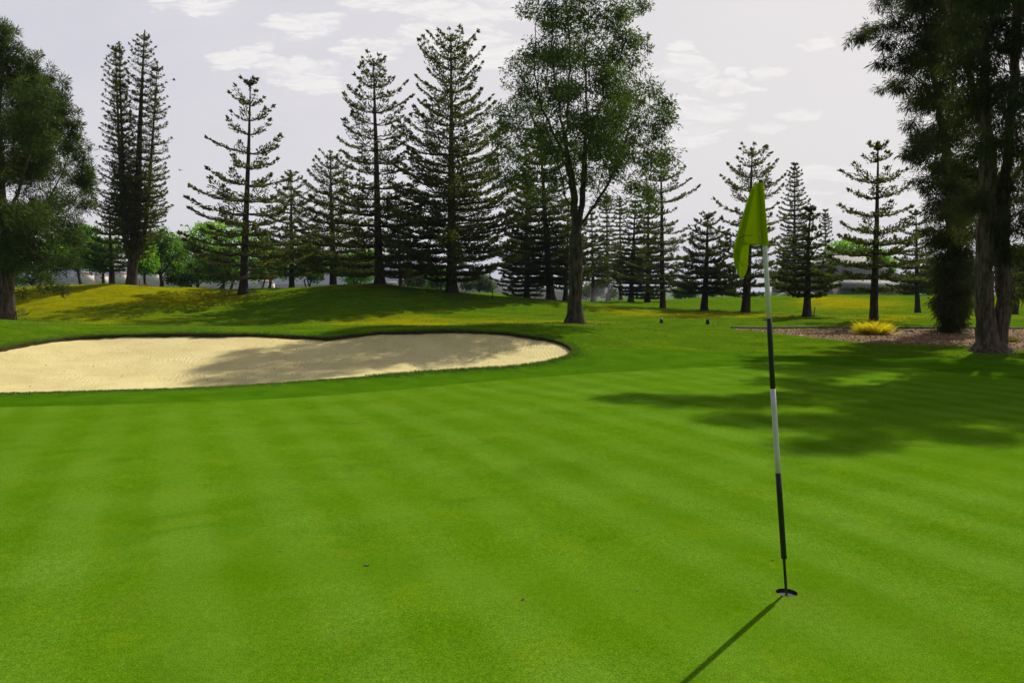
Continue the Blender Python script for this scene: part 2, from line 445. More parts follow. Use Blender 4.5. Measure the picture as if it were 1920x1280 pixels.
px_ = np.concatenate([BUNK[:, 0], HOLE[:, 0], gx]); py_ = np.concatenate([BUNK[:, 1], HOLE[:, 1], gy])
edges = [(i, (i + 1) % nb) for i in range(nb)] + [(nb + i, nb + (i + 1) % nh) for i in range(nh)]
r = delaunay_2d_cdt([Vector((a, b)) for a, b in zip(px_, py_)], edges, [], 0, 1e-5)
vx = np.array([v[0] for v in r[0]]); vy = np.array([v[1] for v in r[0]])
tri = np.array([f for f in r[2] if len(f) == 3])
cx_ = vx[tri].mean(1); cy_ = vy[tri].mean(1)
bad = inside(cx_, cy_, BUNK) | (np.hypot(cx_ - PIN[0], cy_ - PIN[1]) < HOLE_R * 0.995)
tri = tri[~bad]
a_ = (vx[tri[:, 1]] - vx[tri[:, 0]]) * (vy[tri[:, 2]] - vy[tri[:, 0]]) - (vx[tri[:, 2]] - vx[tri[:, 0]]) * (vy[tri[:, 1]] - vy[tri[:, 0]])
tri[a_ < 0] = tri[a_ < 0][:, ::-1]
vz = terrain(vx, vy)
sg = sdf(vx, vy, GREEN); scl = sdf(vx, vy, COLL)
dry = np.zeros(len(vx)); U_ = vx / np.maximum(vy, 1); V_ = np.log(np.maximum(vy, 1))
for (px, Y, su_, sv_, am) in ((60, 42, .16, .16, .9), (200, 44, .16, .09, 1.0), (330, 43, .10, .06, .6), (860, 31, .16, .14, .95), (700, 33, .06, .10, .5), (1000, 30, .10, .10, .5),
                              (1290, 40, .10, .10, 1.0), (1420, 36, .10, .08, .55), (1600, 60, .07, .09, 1.0), (1540, 63, .03, .05, .7), (1850, 61, .08, .06, .6), (1530, 45, .03, .10, .6), (1660, 34, .06, .1, .7), (1830, 40, .12, .2, .45), (650, 44, .06, .04, .6), (120, 33, .2, .1, .5), (1150, 45, .05, .12, .45)):
    u0 = px_uw(px, 545)[0]
    dry += am * np.exp(-((U_ - u0) / su_) ** 2 - ((V_ - math.log(Y)) / sv_) ** 2)


def grass_material():
    m, t = mat_new('grass')
    pos = t.new('ShaderNodeNewGeometry').outputs['Position']
    at_ = lambda n: t.new('ShaderNodeAttribute', attribute_name=n).outputs['Fac']
    g, c, dr = at_('sd_green'), at_('sd_collar'), at_('dry')
    X, Y, Z = t.sep(pos)
    wob = t.math('MULTIPLY', t.math('SUBTRACT', t.noise(pos, 6, 3), 0.5), 0.10)
    fg = t.ramp(t.math('ADD', g, wob), -0.03, 0.03); fc = t.ramp(t.math('ADD', c, wob), -0.05, 0.05)
    big = t.noise(pos, 0.35, 3, 0.5, 0.2); mid = t.noise(pos, 1.6, 4, 0.6, 0.3); fine = t.noise(pos, 28, 4, 0.65); grain = t.noise(pos, 160, 3, 0.7)
    # mown stripes: light-dark sheen of laid-over blades put into the colour, two directions
    def stripe(az, per, ph):
        a = math.radians(az)
        d = t.math('ADD', t.math('MULTIPLY', X, math.cos(a)), t.math('MULTIPLY', Y, -math.sin(a)))
        d = t.math('ADD', d, t.math('MULTIPLY', t.math('SUBTRACT', mid, 0.5), 0.16))
        s_ = t.math('SINE', t.math('ADD', t.math('MULTIPLY', d, 2 * math.pi / per), ph))
        return t.ramp(s_, -0.8, 0.8)
    s1 = stripe(-25.2, 0.68, 0.6); s2 = stripe(64, 1.3, 0.0)
    st = t.math('ADD', t.math('MULTIPLY', s1, 0.70), t.math('MULTIPLY', s2, 0.30))
    st = t.math('ADD', t.math('MULTIPLY', st, t.ramp(t.noise(pos, 0.5, 2), .35, .65, .45, .85)), t.math('MULTIPLY', t.ramp(t.noise(pos, 2.3, 5, .65, .5), 0.3, 0.7), 0.35))
    green = t.mix(st, (0.068, 0.163, 0.0025), (0.108, 0.218, 0.015))
    green = t.mix(t.ramp(big, 0.35, 0.68, 0, 0.45), green, (0.084, 0.180, 0.002))
    green = t.mix(t.ramp(t.noise(pos, 2.6, 5, 0.65, 0.8), 0.50, 0.70, 0, 0.45), green, (0.128, 0.212, 0.005))
    spk = t.ramp(grain, 0.30, 0.74, 0.55, 1.45); spk2 = t.ramp(fine, 0.3, 0.7, 0.90, 1.10)
    green = t.mix(t.ramp(t.noise(pos, 0.9, 5, .65, .6), .55, .72, 0, .30), green, (0.112, 0.165, 0.012))
    green = t.mix(t.ramp(t.noise(pos, 1.25, 5, .6, .7), .52, .72, 0, .42), green, (0.050, 0.125, 0.002))
    vm = t.new('ShaderNodeTexVoronoi', ins={'Vector': pos, 'Scale': 1.1, 'Randomness': 1.0}); vr = t.sep(vm.outputs['Color'])
    bm = t.math('MULTIPLY', t.ramp(vm.outputs['Distance'], .016, .034, 1.0, 0.0), t.ramp(vr[0], .55, .6))
    green = t.mix(t.math('MULTIPLY', bm, .55), green, (0.085, 0.105, 0.022))
    fleck = t.ramp(t.noise(pos, 95, 2, 0.8), 0.62, 0.74, 0, 0.55)
    green = t.mix(fleck, green, (0.21, 0.33, 0.05))
    fleckd = t.ramp(t.noise(pos, 70, 2, 0.8), 0.66, 0.75, 0, 0.6)
    green = t.mix(fleckd, green, (0.035, 0.085, 0.001))
    green = t.mix(1.0, green, t.comb(spk, spk, spk), 'MULTIPLY'); green = t.mix(1.0, green, t.comb(spk2, spk2, spk2), 'MULTIPLY')
    coll = t.mix(t.ramp(mid, 0.3, 0.7), (0.045, 0.122, 0.002), (0.068, 0.160, 0.005))
    coll = t.mix(1.0, coll, t.comb(spk, spk, spk), 'MULTIPLY')
    streak = t.noise(t.new('ShaderNodeMapping', ins={0: pos, 3: (0.35, 1, 1)}).outputs[0], 2.2, 5, 0.65, 0.6)
    rough = t.mix(t.ramp(streak, 0.35, 0.7), (0.055, 0.118, 0.003), (0.096, 0.172, 0.004))
    drc = t.mix(t.ramp(streak, 0.3, 0.7), (0.180, 0.185, 0.0012), (0.265, 0.245, 0.0016))
    dm = t.math('MULTIPLY', t.ramp(t.math('ADD', dr, t.math('MULTIPLY', t.math('SUBTRACT', big, 0.5), 0.9)), 0.05, 1.0), t.ramp(streak, 0.2, 0.6, 0.55, 1.0))
    rough = t.mix(dm, rough, drc)
    sr = t.ramp(t.noise(pos, 7, 7, 0.8, 0.4), 0.28, 0.72, 0.62, 1.36)
    rough = t.mix(1.0, rough, t.comb(sr, sr, sr), 'MULTIPLY')
    col = t.mix(fc, rough, coll); col = t.mix(fg, col, green)
    h = t.math('ADD', t.math('MULTIPLY', grain, 0.5), t.math('MULTIPLY', fine, 0.5))
    bd = t.math('MULTIPLY', t.math('SUBTRACT', 1.0, fg), 0.02)
    bmp = t.new('ShaderNodeBump', ins={'Strength': 0.5, 'Distance': t.math('ADD', 0.005, bd), 'Height': h}).outputs[0]
    d = t.new('ShaderNodeBsdfDiffuse', ins={0: col, 'Normal': bmp}).outputs[0]
    t.new('ShaderNodeOutputMaterial', ins={0: d})
    return m


M['grass'] = grass_material()
gr = mesh_np('ground', np.stack([vx, vy, vz], 1), None, tri, M['grass'], None, True, {'sd_green': sg, 'sd_collar': scl, 'dry': dry})
gr['kind'] = 'structure'

# bunker: cut turf edge and sand
M['turf_edge'] = plain('turf_edge', (0.045, 0.040, 0.018), 0.95, 0, 0.4, 20, 0.1, 0.5)
zb = terrain(BUNK[:, 0], BUNK[:, 1])
ctr = BUNK.mean(0)
top = np.column_stack([BUNK, zb]); bot = np.column_stack([BUNK, zb - 0.22])
i = np.arange(nb); q = np.stack([i, (i + 1) % nb, (i + 1) % nb + nb, i + nb], 1)
te = mesh_np('turf_edge', np.vstack([top, bot]), q, None, M['turf_edge']); te['kind'] = 'structure'


def sand_material():
    m, t = mat_new('sand')
    pos = t.new('ShaderNodeNewGeometry').outputs['Position']
    n1 = t.noise(pos, 0.8, 4, 0.6); n2 = t.noise(pos, 9, 5, 0.7); n3 = t.noise(pos, 45, 4, 0.7)
    c = t.mix(t.ramp(n1, 0.3, 0.7), (0.56, 0.475, 0.215), (0.66, 0.57, 0.28))
    c = t.mix(t.ramp(n2, 0.55, 0.8, 0, 0.35), c, (0.38, 0.32, 0.15))
    c = t.mix(t.ramp(t.noise(pos, 16, 6, 0.8), 0.64, 0.72, 0, 0.8), c, (0.20, 0.15, 0.08))
    X, Y, Z = t.sep(pos)
    rk = t.math('SINE', t.math('ADD', t.math('MULTIPLY', X, 70.0), t.math('MULTIPLY', n1, 60.0)))
    h = t.math('ADD', t.math('MULTIPLY', rk, t.ramp(t.noise(pos, .9, 3), .4, .65, 0.0, 0.16)), t.math('ADD', t.math('MULTIPLY', n2, 1.0), t.math('MULTIPLY', n3, 0.35)))
    b = t.new('ShaderNodeBump', ins={'Strength': 0.55, 'Distance': 0.035, 'Height': h}).outputs[0]
    p_ = t.new('ShaderNodeBsdfPrincipled', ins={'Base Color': c, 'Roughness': 0.95, 'Specular IOR Level': 0.1, 'Normal': b}).outputs[0]
    t.new('ShaderNodeOutputMaterial', ins={0: p_})
    return m


M['sand'] = sand_material()
sx, sy = np.meshgrid(np.arange(BUNK[:, 0].min(), BUNK[:, 0].max(), 0.16), np.arange(BUNK[:, 1].min(), BUNK[:, 1].max(), 0.14))
sx = sx.ravel(); sy = sy.ravel(); sd_ = sdf(sx, sy, BUNK); k_ = sd_ > 0.05
sx = sx[k_]; sy = sy[k_]; ax = np.concatenate([BUNK[:, 0], sx]); ay = np.concatenate([BUNK[:, 1], sy])
r = delaunay_2d_cdt([Vector((a, b)) for a, b in zip(ax, ay)], [(i, (i + 1) % nb) for i in range(nb)], [], 0, 1e-5)
sx = np.array([v[0] for v in r[0]]); sy = np.array([v[1] for v in r[0]]); st_ = np.array([f for f in r[2] if len(f) == 3])
st_ = st_[inside(sx[st_].mean(1), sy[st_].mean(1), BUNK)]
a_ = (sx[st_[:, 1]] - sx[st_[:, 0]]) * (sy[st_[:, 2]] - sy[st_[:, 0]]) - (sx[st_[:, 2]] - sx[st_[:, 0]]) * (sy[st_[:, 1]] - sy[st_[:, 0]])
st_[a_ < 0] = st_[a_ < 0][:, ::-1]
de = seg_dist(sx, sy, BUNK)
rg = np.random.default_rng(5)
sz = terrain(sx, sy) - 0.075 - 0.13 * (1 - np.exp(-de / 1.2)) + 0.012 * np.sin(sx * 3.1 + sy) * np.sin(sy * 2.3 - sx) + rg.normal(0, 0.004, len(sx))
snd = mesh_np('sand', np.column_stack([sx, sy, sz]), None, st_, M['sand'], None, True); snd['kind'] = 'structure'

# mulch bed, laid a little proud of the turf
def mulch_material():
    m, t = mat_new('mulch')
    pos = t.new('ShaderNodeNewGeometry').outputs['Position']
    v = t.new('ShaderNodeTexVoronoi', ins={'Vector': pos, 'Scale': 14.0, 'Randomness': 1.0})
    n = t.noise(pos, 1.2, 3)
    rgb = t.sep(v.outputs['Color'])
    c = t.mix(rgb[0], (0.085, 0.050, 0.022), (0.20, 0.13, 0.060)); c = t.mix(t.ramp(rgb[1], 0.82, 0.96), c, (0.40, 0.30, 0.16))
    c = t.mix(t.ramp(n, 0.4, 0.7, 0, 0.5), c, (0.16, 0.075, 0.04))
    b = t.new('ShaderNodeBump', ins={'Strength': 0.9, 'Distance': 0.03, 'Height': v.outputs['Distance']}).outputs[0]
    p_ = t.new('ShaderNodeBsdfPrincipled', ins={'Base Color': c, 'Roughness': 0.95, 'Normal': b, 'Specular IOR Level': 0.1}).outputs[0]
    t.new('ShaderNodeOutputMaterial', ins={0: p_}); return m


M['mulch'] = mulch_material()
nm_ = len(MULCH)
sx, sy = np.meshgrid(np.arange(MULCH[:, 0].min(), MULCH[:, 0].max(), 0.25), np.arange(MULCH[:, 1].min(), MULCH[:, 1].max(), 0.25))
sx = sx.ravel(); sy = sy.ravel(); k_ = sdf(sx, sy, MULCH) > 0.08
r = delaunay_2d_cdt([Vector((a, b)) for a, b in zip(np.concatenate([MULCH[:, 0], sx[k_]]), np.concatenate([MULCH[:, 1], sy[k_]]))], [(i, (i + 1) % nm_) for i in range(nm_)], [], 0, 1e-5)
sx = np.array([v[0] for v in r[0]]); sy = np.array([v[1] for v in r[0]]); st_ = np.array([f for f in r[2] if len(f) == 3])
st_ = st_[inside(sx[st_].mean(1), sy[st_].mean(1), MULCH)]
a_ = (sx[st_[:, 1]] - sx[st_[:, 0]]) * (sy[st_[:, 2]] - sy[st_[:, 0]]) - (sx[st_[:, 2]] - sx[st_[:, 0]]) * (sy[st_[:, 1]] - sy[st_[:, 0]])
st_[a_ < 0] = st_[a_ < 0][:, ::-1]
dm_ = seg_dist(sx, sy, MULCH)
mz = terrain(sx, sy) - 0.02 + 0.055 * np.clip(dm_ / 0.25, 0, 1) + rg.normal(0, 0.006, len(sx))
mo = mesh_np('mulch_bed', np.column_stack([sx, sy, mz]), None, st_, M['mulch'], None, True); mo['kind'] = 'structure'
# loose bark chips on it
n_ = 9000
cx0 = rg.uniform(MULCH[:, 0].min(), MULCH[:, 0].max(), n_ * 3); cy0 = rg.uniform(MULCH[:, 1].min(), MULCH[:, 1].max(), n_ * 3)
kk = inside(cx0, cy0, MULCH); cx0 = cx0[kk][:n_]; cy0 = cy0[kk][:n_]
cz0 = terrain(cx0, cy0) + 0.035
D = rg.normal(size=(len(cx0), 3)); D[:, 2] = np.abs(D[:, 2]) * 0.4 + 0.1; D = norm(D)
M['chip'] = foliage_mat('bark_chips', (0.15, 0.10, 0.05), (0.24, 0.17, 0.09), (0.55, 0.44, 0.28), 0.0)
co = leaf_mesh('bark_chips', np.column_stack([cx0, cy0, cz0]), D, rg.uniform(0.03, 0.08, len(cx0)), rg.uniform(0.008, 0.02, len(cx0)), M['chip'], None, (0, 0, 0), rg)
tag(co, 'loose pale and brown bark chips scattered over the mulch bed', 'bark chips', kind='stuff')

# longer grass: ragged fringe over the sand edge, and the uncut rough behind the bunker
M['blade'] = foliage_mat('grass_blades', (0.055, 0.120, 0.010), (0.090, 0.170, 0.016), (0.15, 0.22, 0.03), 0.35, gloss=0.03)
nf = 52000
ii = rg.integers(0, nb, nf); tt = rg.random(nf)[:, None]
base2 = BUNK[ii] * (1 - tt) + BUNK[(ii + 1) % nb] * tt
tn = norm(BUNK[(ii + 1) % nb] - BUNK[ii]); nrm = np.stack([tn[:, 1], -tn[:, 0]], 1)
test = inside(*(BUNK[:, :2] + 0.05 * np.stack([norm(np.roll(BUNK, -1, 0) - BUNK)[:, 1], -norm(np.roll(BUNK, -1, 0) - BUNK)[:, 0]], 1)).T, BUNK).mean()
if test > 0.5: nrm = -nrm      # nrm points away from the sand
off = rg.exponential(0.09, nf)[:, None]
bp = base2 + nrm * off
kk = (bp[:, 1] < 40); bp = bp[kk]; off = off[kk]; nr2 = nrm[kk]
D = np.column_stack([-nr2 * rg.uniform(0.0, 0.9, (len(bp), 1)) * np.exp(-off / 0.1), np.ones(len(bp))]) + rg.normal(0, 0.35, (len(bp), 3))
bz = terrain(bp[:, 0], bp[:, 1]) - 0.004
fo = leaf_mesh('grass_fringe', np.column_stack([bp, bz]), D, rg.uniform(0.02, 0.08, len(bp)) * np.where(bp[:, 1] < 12.5 + 0.19 * (bp[:, 0] + 8), 0.45, 1.0), rg.uniform(0.003, 0.006, len(bp)), M['blade'], None, (0, 0, 0), rg)
tag(fo, 'ragged fringe of longer grass blades round the sand bunker', 'grass', kind='stuff')

# where the shade of the big right-hand tree falls on the green: (x, y on the ground, slant reach, clump radius)
SHADE = [(1.7, 10.8, 12.4, 0.54), (2.4, 10.5, 12.2, 0.64), (3.2, 10.3, 12.0, 0.71), (4.1, 10.7, 11.6, 0.77), (2.7, 8.9, 12.2, 0.52), (3.4, 8.7, 12.2, 0.64), (3.0, 7.3, 12.6, 0.46), (3.5, 7.6, 12.2, 0.57),
         (4.3, 8.6, 11.8, 0.77), (4.9, 7.9, 11.6, 0.57), (5.0, 9.5, 11.2, 0.90), (6.0, 9.0, 10.8, 0.77), (5.3, 11.4, 10.6, 0.90), (6.4, 10.4, 10.0, 0.97), (4.8, 12.6, 11, 0.84), (7.3, 10.2, 10.2, 0.90), (7.6, 12.0, 9.6, 1.03), (5.9, 7.9, 11.2, 0.45), (8.3, 11.0, 9.8, 0.77)]
# ------------------------------------------------------------------ trees
def interp(prof, s):
    a = np.array(prof, float); return np.interp(s, a[:, 0], a[:, 1])


def conifer(name, label, cat, px, Y, top, prof, spacing=0.7, rise=(0.06, 0.45), seed=1, trunk_r=0.25, nb_=(5, 7), group=None,
            leaf='pine', dens=1.0, step=0.17, stems=None, root_bend=0.0, fing=0.24, openness=0.0, flare=1.5, dead_below=0.0, plume=0.0):
    """whorled pine. top = (px, py) of the leader; prof = [(py, half width px)] from the top down."""
    rg = np.random.default_rng(seed)
    base = ground(px, Y)
    root = empty(name, base, label, cat, group)
    stems = stems or [dict(px=px, top=top, prof=prof, r=trunk_r, y0=0.0)]
    tg_parts = []; bg_ = Geo(); LP = []; LD = []; LL = []
    for si, S_ in enumerate(stems):
        tp = at(S_['top'][0], S_['top'][1], Y); H = tp[2] - base[2]
        z0 = S_.get('y0', 0.0)
        n = 26; s = np.linspace(0, 1, n)
        sp = S_.get('path')
        ax = base[0] + (tp[0] - base[0]) * s + rg.normal(0, 0.012, n).cumsum() * 0.5
        if sp is not None:
            hs = [(EYE_h(py, Y) - base[2]) / H for _, py in sp]; xs = [at(x_, py, Y)[0] for x_, py in sp]
            o_ = np.argsort(hs); ax = np.interp(s, np.array(hs)[o_], np.array(xs)[o_])
        ay = base[1] + S_.get('dy', 0.0) * np.clip(s * 4, 0, 1) + rg.normal(0, 0.01, n).cumsum() * 0.5
        az = base[2] + H * s
        axis = np.column_stack([ax, ay, az])
        R = S_['r'] * .86 * (1 - s * 0.97) ** 0.95 + 0.012
        if si == 0: R = R * (1 + (flare - 1) * np.exp(-s * H / 0.35))
        k0 = int(z0 * n)
        ax2 = axis[k0:].copy(); R2 = R[k0:].copy()
        if k0 == 0:
            ax2 = np.vstack([axis[0] - [0, 0, 0.15], axis[0] + [0, 0, .05], axis[0] + (axis[1] - axis[0]) * .35, axis[0] + (axis[1] - axis[0]) * .7, axis[1:]])
            s2 = np.interp(ax2[:, 2], axis[:, 2], s); R2 = (S_['r'] * .86 * (1 - s2 * 0.97) ** 0.95 + 0.012) * (1 + (flare - 1) * np.exp(-s2 * H / 0.3) * (1 if si == 0 else 0))
        g = Geo(); g.tube(ax2, R2, 10, flute=0.05, seed=seed + si)
        g.link('trunk', M['bark_pine'], root, True, base)
        pf = sorted((EYE_h(py, Y) - base[2], hw * Y / F) for py, hw in S_['prof'])
        pfa = np.array(pf)
        zc = pfa[0, 0]
        h = zc
        while h < H * 0.992:
            fr = h / H
            Rm = np.interp(h, pfa[:, 0], pfa[:, 1]) * (1 + 0.16 * np.clip((0.5 - fr) / 0.2, 0, 1) * (dead_below == 0) * (name == 'norfolk_pine'))
            nb2 = rg.integers(nb_[0], nb_[1] + 1) + (1 if fr < .45 else 0); a0 = rg.random() * 6.28
            for b in range(nb2):
                if rg.random() < openness: continue
                az_ = a0 + b * 2 * math.pi / nb2 + rg.normal(0, 0.12)
                L = Rm * rg.uniform(0.68, 1.16) * (1 + 0.14 * math.sin(2 * az_ + h * 1.3 + seed))
                if L < 0.10: continue
                hh = h + rg.normal(0, 0.035) * spacing
                p0 = np.array([np.interp(hh, az - base[2], ax), np.interp(hh, az - base[2], ay), base[2] + hh])
                rs = rise[0] + (rise[1] * (1.35 if name == 'norfolk_pine' else 1) - rise[0]) * fr ** 1.7 + rg.normal(0, 0.04)
                m_ = 9; t = np.linspace(0, 1, m_)
                out = np.array([math.cos(az_), math.sin(az_), 0.0])
                side = np.array([-out[1], out[0], 0.0])
                curve = rg.normal(0, 0.05)
                P = p0 + out * (L * t)[:, None] + side * (L * curve * t * t)[:, None]
                P[:, 2] += L * (rs * t * 0.7 + 0.30 * rs * t * t + 0.05 * (t ** 3) - 0.06 * np.sin(t * math.pi))
                P[1:, 2] += rg.normal(0, 0.012, m_ - 1) * L
                bg_.tube(P, np.linspace(0.012 + 0.013 * L, 0.009, m_), 4, cap=False)
                # branchlets
                t0 = (0.16 + 0.16 * fr if L > 1.2 else 0.08) + 0.12 * openness
                nt = max(3, int(L * (1 - t0) / (step * 0.85 / dens)))
                ts = np.linspace(t0, 1, nt) + rg.normal(0, 0.02, nt); ts = np.clip(ts, t0, 1)
                for sgn in (-1, 1):
                    l2 = (0.14 + 0.36 * L * (1 - ts) ** 0.7 * (0.35 + 0.65 * np.clip(ts / 0.45, 0, 1))) * rg.uniform(0.45, 1.2, nt) * (1.0 - 0.30 * fr)
                    l2 = np.minimum(l2, 1.15)
                    nf_ = 9 if L > 1.2 else 6
                    for f in np.linspace(0.15, 1, nf_):
                        ok = (rg.random(nt) < 0.92) & (l2 * f > 0.03 * f)
                        pb = np.stack([np.interp(ts, t, P[:, c]) for c in range(3)], 1)
                        sd2 = sgn * side * 0.86 + out * 0.5
                        q = pb + sd2 * (l2 * f)[:, None] + rg.normal(0, 0.035, (nt, 3))
                        q[:, 2] += 0.16 * l2 * f * f
                        d = sd2 * 0.45 + out * 0.55 + np.array([0, 0, 0.32 + 0.5 * fr]) + rg.normal(0, 0.30, (nt, 3))
                        LP.append(q[ok]); LD.append(d[ok]); LL.append((fing * 0.70 * rg.uniform(0.6, 1.2, nt) * (1.0 - 0.15 * fr))[ok])
                # tip plume
                npl = 4
                LP.append(np.repeat(P[-1:], npl, 0)); LD.append(out + np.array([0, 0, 0.9]) + rg.normal(0, .35, (npl, 3))); LL.append(fing * rg.uniform(.7, 1.2, npl))
            h += spacing * rg.uniform(0.75, 1.25) * (0.69 + 0.43 * np.clip((fr - .35) / .3, 0, 1) - 0.55 * np.clip(fr - .55, 0, 1))
        # leader
        npl = 40
        zz = rg.uniform(0.95, 1.0, npl)
        LP.append(np.column_stack([np.interp(zz, s, ax), np.interp(zz, s, ay), base[2] + H * zz])); LD.append(rg.normal(0, .6, (npl, 3)) + [0, 0, .7]); LL.append(np.full(npl, fing * .6))
    bg_.link('branches', M['twig'], root, True, base)
    P = np.concatenate(LP); D = np.concatenate(LD); L = np.concatenate(LL)
    leaf_mesh('crown', P, D, L, L * rg.uniform(0.14, 0.24, len(L)), M[leaf], root, base, rg, cross=True)
    return root


def EYE_h(py, Y): return EYE + px_uw(960, py)[1] * Y


PINES = 'whorled pines standing along the mounds'
# pines on and behind the mounds, left of the middle
conifer('norfolk_pine', 'tall open pine with wide upswept branches between the column pine and the middle mound', 'pine tree', 456, 44, (470, 152),
        [(152, 3), (165, 16), (185, 24), (225, 44), (245, 36), (290, 62), (320, 62), (345, 70), (390, 92), (415, 92), (440, 80), (460, 105), (500, 110), (520, 70)], 1.02, (0.05, 0.5), 11, 0.27, (4, 6), PINES, dens=0.9, fing=.28, openness=.08)
conifer('norfolk_pine', 'small pine half hidden between the tall open pine and the bushy one beside it', 'pine tree', 547, 56, (545, 320),
        [(320, 3), (345, 22), (380, 38), (420, 55), (460, 68), (490, 72), (515, 60)], 0.62, (0.08, 0.4), 12, 0.24, (5, 7), PINES, 'pine')
conifer('norfolk_pine', 'short bushy pine on the left slope of the middle mound with a round feathery top', 'pine tree', 625, 53, (618, 288),
        [(288, 4), (300, 20), (330, 34), (370, 55), (400, 66), (440, 74), (475, 84), (500, 80), (508, 50)], 0.66, (0.06, 0.6), 13, 0.3, (6, 8), PINES, 'pine')
conifer('norfolk_pine', 'tall thin-topped pine on the crest of the middle mound', 'pine tree', 712, 45, (700, 112),
        [(112, 5), (128, 22), (150, 30), (175, 50), (205, 54), (240, 62), (262, 76), (285, 80), (300, 66), (350, 74), (400, 84), (450, 100), (490, 108), (512, 80)], 0.80, (0.04, 0.5), 14, 0.32, (5, 7), PINES, 'pine', fing=.26, openness=.06)
conifer('norfolk_pine', 'tallest dense pine of layered branches, right end of the middle mound beside the gum tree', 'pine tree', 848, 45, (845, 66),
        [(66, 4), (80, 22), (100, 40), (130, 52), (165, 66), (200, 76), (250, 84), (300, 98), (350, 100), (400, 108), (450, 118), (490, 124), (508, 90), (525, 40)], 0.62, (0.02, 0.62), 15, 0.36, (6, 8), PINES, 'pine', fing=.26, dens=1.05)
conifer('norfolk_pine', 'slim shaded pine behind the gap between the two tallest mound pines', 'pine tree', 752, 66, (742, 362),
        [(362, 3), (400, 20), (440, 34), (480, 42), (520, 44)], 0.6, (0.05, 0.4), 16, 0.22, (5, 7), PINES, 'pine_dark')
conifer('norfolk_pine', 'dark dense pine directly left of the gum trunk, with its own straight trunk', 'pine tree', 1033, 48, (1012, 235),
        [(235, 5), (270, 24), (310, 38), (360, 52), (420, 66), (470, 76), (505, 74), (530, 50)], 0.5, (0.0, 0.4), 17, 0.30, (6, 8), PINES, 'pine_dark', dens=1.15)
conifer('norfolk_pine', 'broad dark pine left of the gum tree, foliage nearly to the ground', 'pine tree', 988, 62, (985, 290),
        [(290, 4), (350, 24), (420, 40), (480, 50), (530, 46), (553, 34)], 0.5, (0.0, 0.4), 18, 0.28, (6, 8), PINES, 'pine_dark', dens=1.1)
conifer('norfolk_pine', 'thin pine stem almost touching the left edge of the gum trunk', 'pine tree', 1060, 50, (1066, 380),
        [(380, 4), (430, 30), (480, 44), (520, 40), (540, 20)], 0.6, (0.0, 0.4), 19, 0.17, (5, 7), PINES, 'pine')
# the group right of the gum tree
conifer('norfolk_pine', 'bushy pine directly right of the gum trunk, low branches over the sprinkler mist', 'pine tree', 1112, 66, (1110, 400),
        [(400, 4), (430, 20), (470, 36), (505, 46), (525, 34)], 0.55, (-0.02, 0.3), 20, 0.2, (6, 8), PINES, 'pine')
conifer('column_pine', 'narrow column pine behind the sprinkler mist, left of its narrower twin', 'pine tree', 1140, 78, (1137, 362),
        [(362, 2), (385, 10), (430, 19), (480, 26), (520, 28), (535, 22)], 0.42, (-0.25, 0.3), 21, 0.22, (5, 7), 'narrow column pines', 'cook', fing=.26, step=.2)
conifer('column_pine', 'narrowest column pine right of its twin behind the sprinkler mist', 'pine tree', 1164, 80, (1162, 372),
        [(372, 2), (395, 8), (440, 16), (490, 21), (520, 20)], 0.42, (-0.3, 0.3), 22, 0.2, (5, 7), 'narrow column pines', 'cook', fing=.26, step=.2)
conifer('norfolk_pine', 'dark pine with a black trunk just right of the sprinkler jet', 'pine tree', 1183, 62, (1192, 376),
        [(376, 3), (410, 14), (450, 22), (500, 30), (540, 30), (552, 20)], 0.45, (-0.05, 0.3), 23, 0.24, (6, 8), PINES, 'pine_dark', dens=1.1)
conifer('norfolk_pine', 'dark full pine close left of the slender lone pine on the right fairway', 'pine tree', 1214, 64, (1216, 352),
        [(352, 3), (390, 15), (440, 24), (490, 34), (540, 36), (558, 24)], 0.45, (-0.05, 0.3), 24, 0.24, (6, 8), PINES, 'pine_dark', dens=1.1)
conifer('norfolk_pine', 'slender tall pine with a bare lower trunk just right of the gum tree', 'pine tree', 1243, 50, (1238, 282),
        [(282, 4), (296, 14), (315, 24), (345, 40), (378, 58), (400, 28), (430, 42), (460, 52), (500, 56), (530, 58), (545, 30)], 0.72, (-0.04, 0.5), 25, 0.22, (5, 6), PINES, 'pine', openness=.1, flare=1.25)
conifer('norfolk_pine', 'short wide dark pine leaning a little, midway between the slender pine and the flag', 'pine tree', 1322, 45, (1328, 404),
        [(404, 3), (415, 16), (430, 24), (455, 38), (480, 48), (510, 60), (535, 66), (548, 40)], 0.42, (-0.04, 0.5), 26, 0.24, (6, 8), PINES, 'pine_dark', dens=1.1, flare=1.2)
conifer('norfolk_pine', 'tall leaning pine with a sparse top, behind the yellow flag', 'pine tree', 1399, 43, (1412, 283),
        [(283, 6), (292, 22), (310, 34), (335, 44), (365, 58), (400, 50), (440, 58), (480, 60), (510, 66), (540, 76), (552, 40)], 0.78, (-0.02, 0.55), 27, 0.28, (5, 7), PINES, 'pine', openness=.08, flare=1.2)
conifer('column_pine', 'tall pointed column pine just right of the flag', 'pine tree', 1490, 85, (1490, 307),
        [(307, 2), (330, 10), (360, 18), (400, 25), (450, 29), (510, 32), (545, 30)], 0.5, (0.0, 0.5), 28, 0.26, (6, 8), 'narrow column pines', 'cook', fing=.3, step=.22)
conifer('norfolk_pine', 'small dark pine with its short trunk swollen at the foot, right of the flagstick', 'pine tree', 1514, 36, (1520, 392),
        [(392, 3), (405, 14), (440, 18), (470, 32), (495, 42), (520, 54), (545, 58), (555, 30)], 0.48, (-0.04, 0.4), 29, 0.2, (6, 8), PINES, 'pine_dark', dens=1.1, flare=1.5)
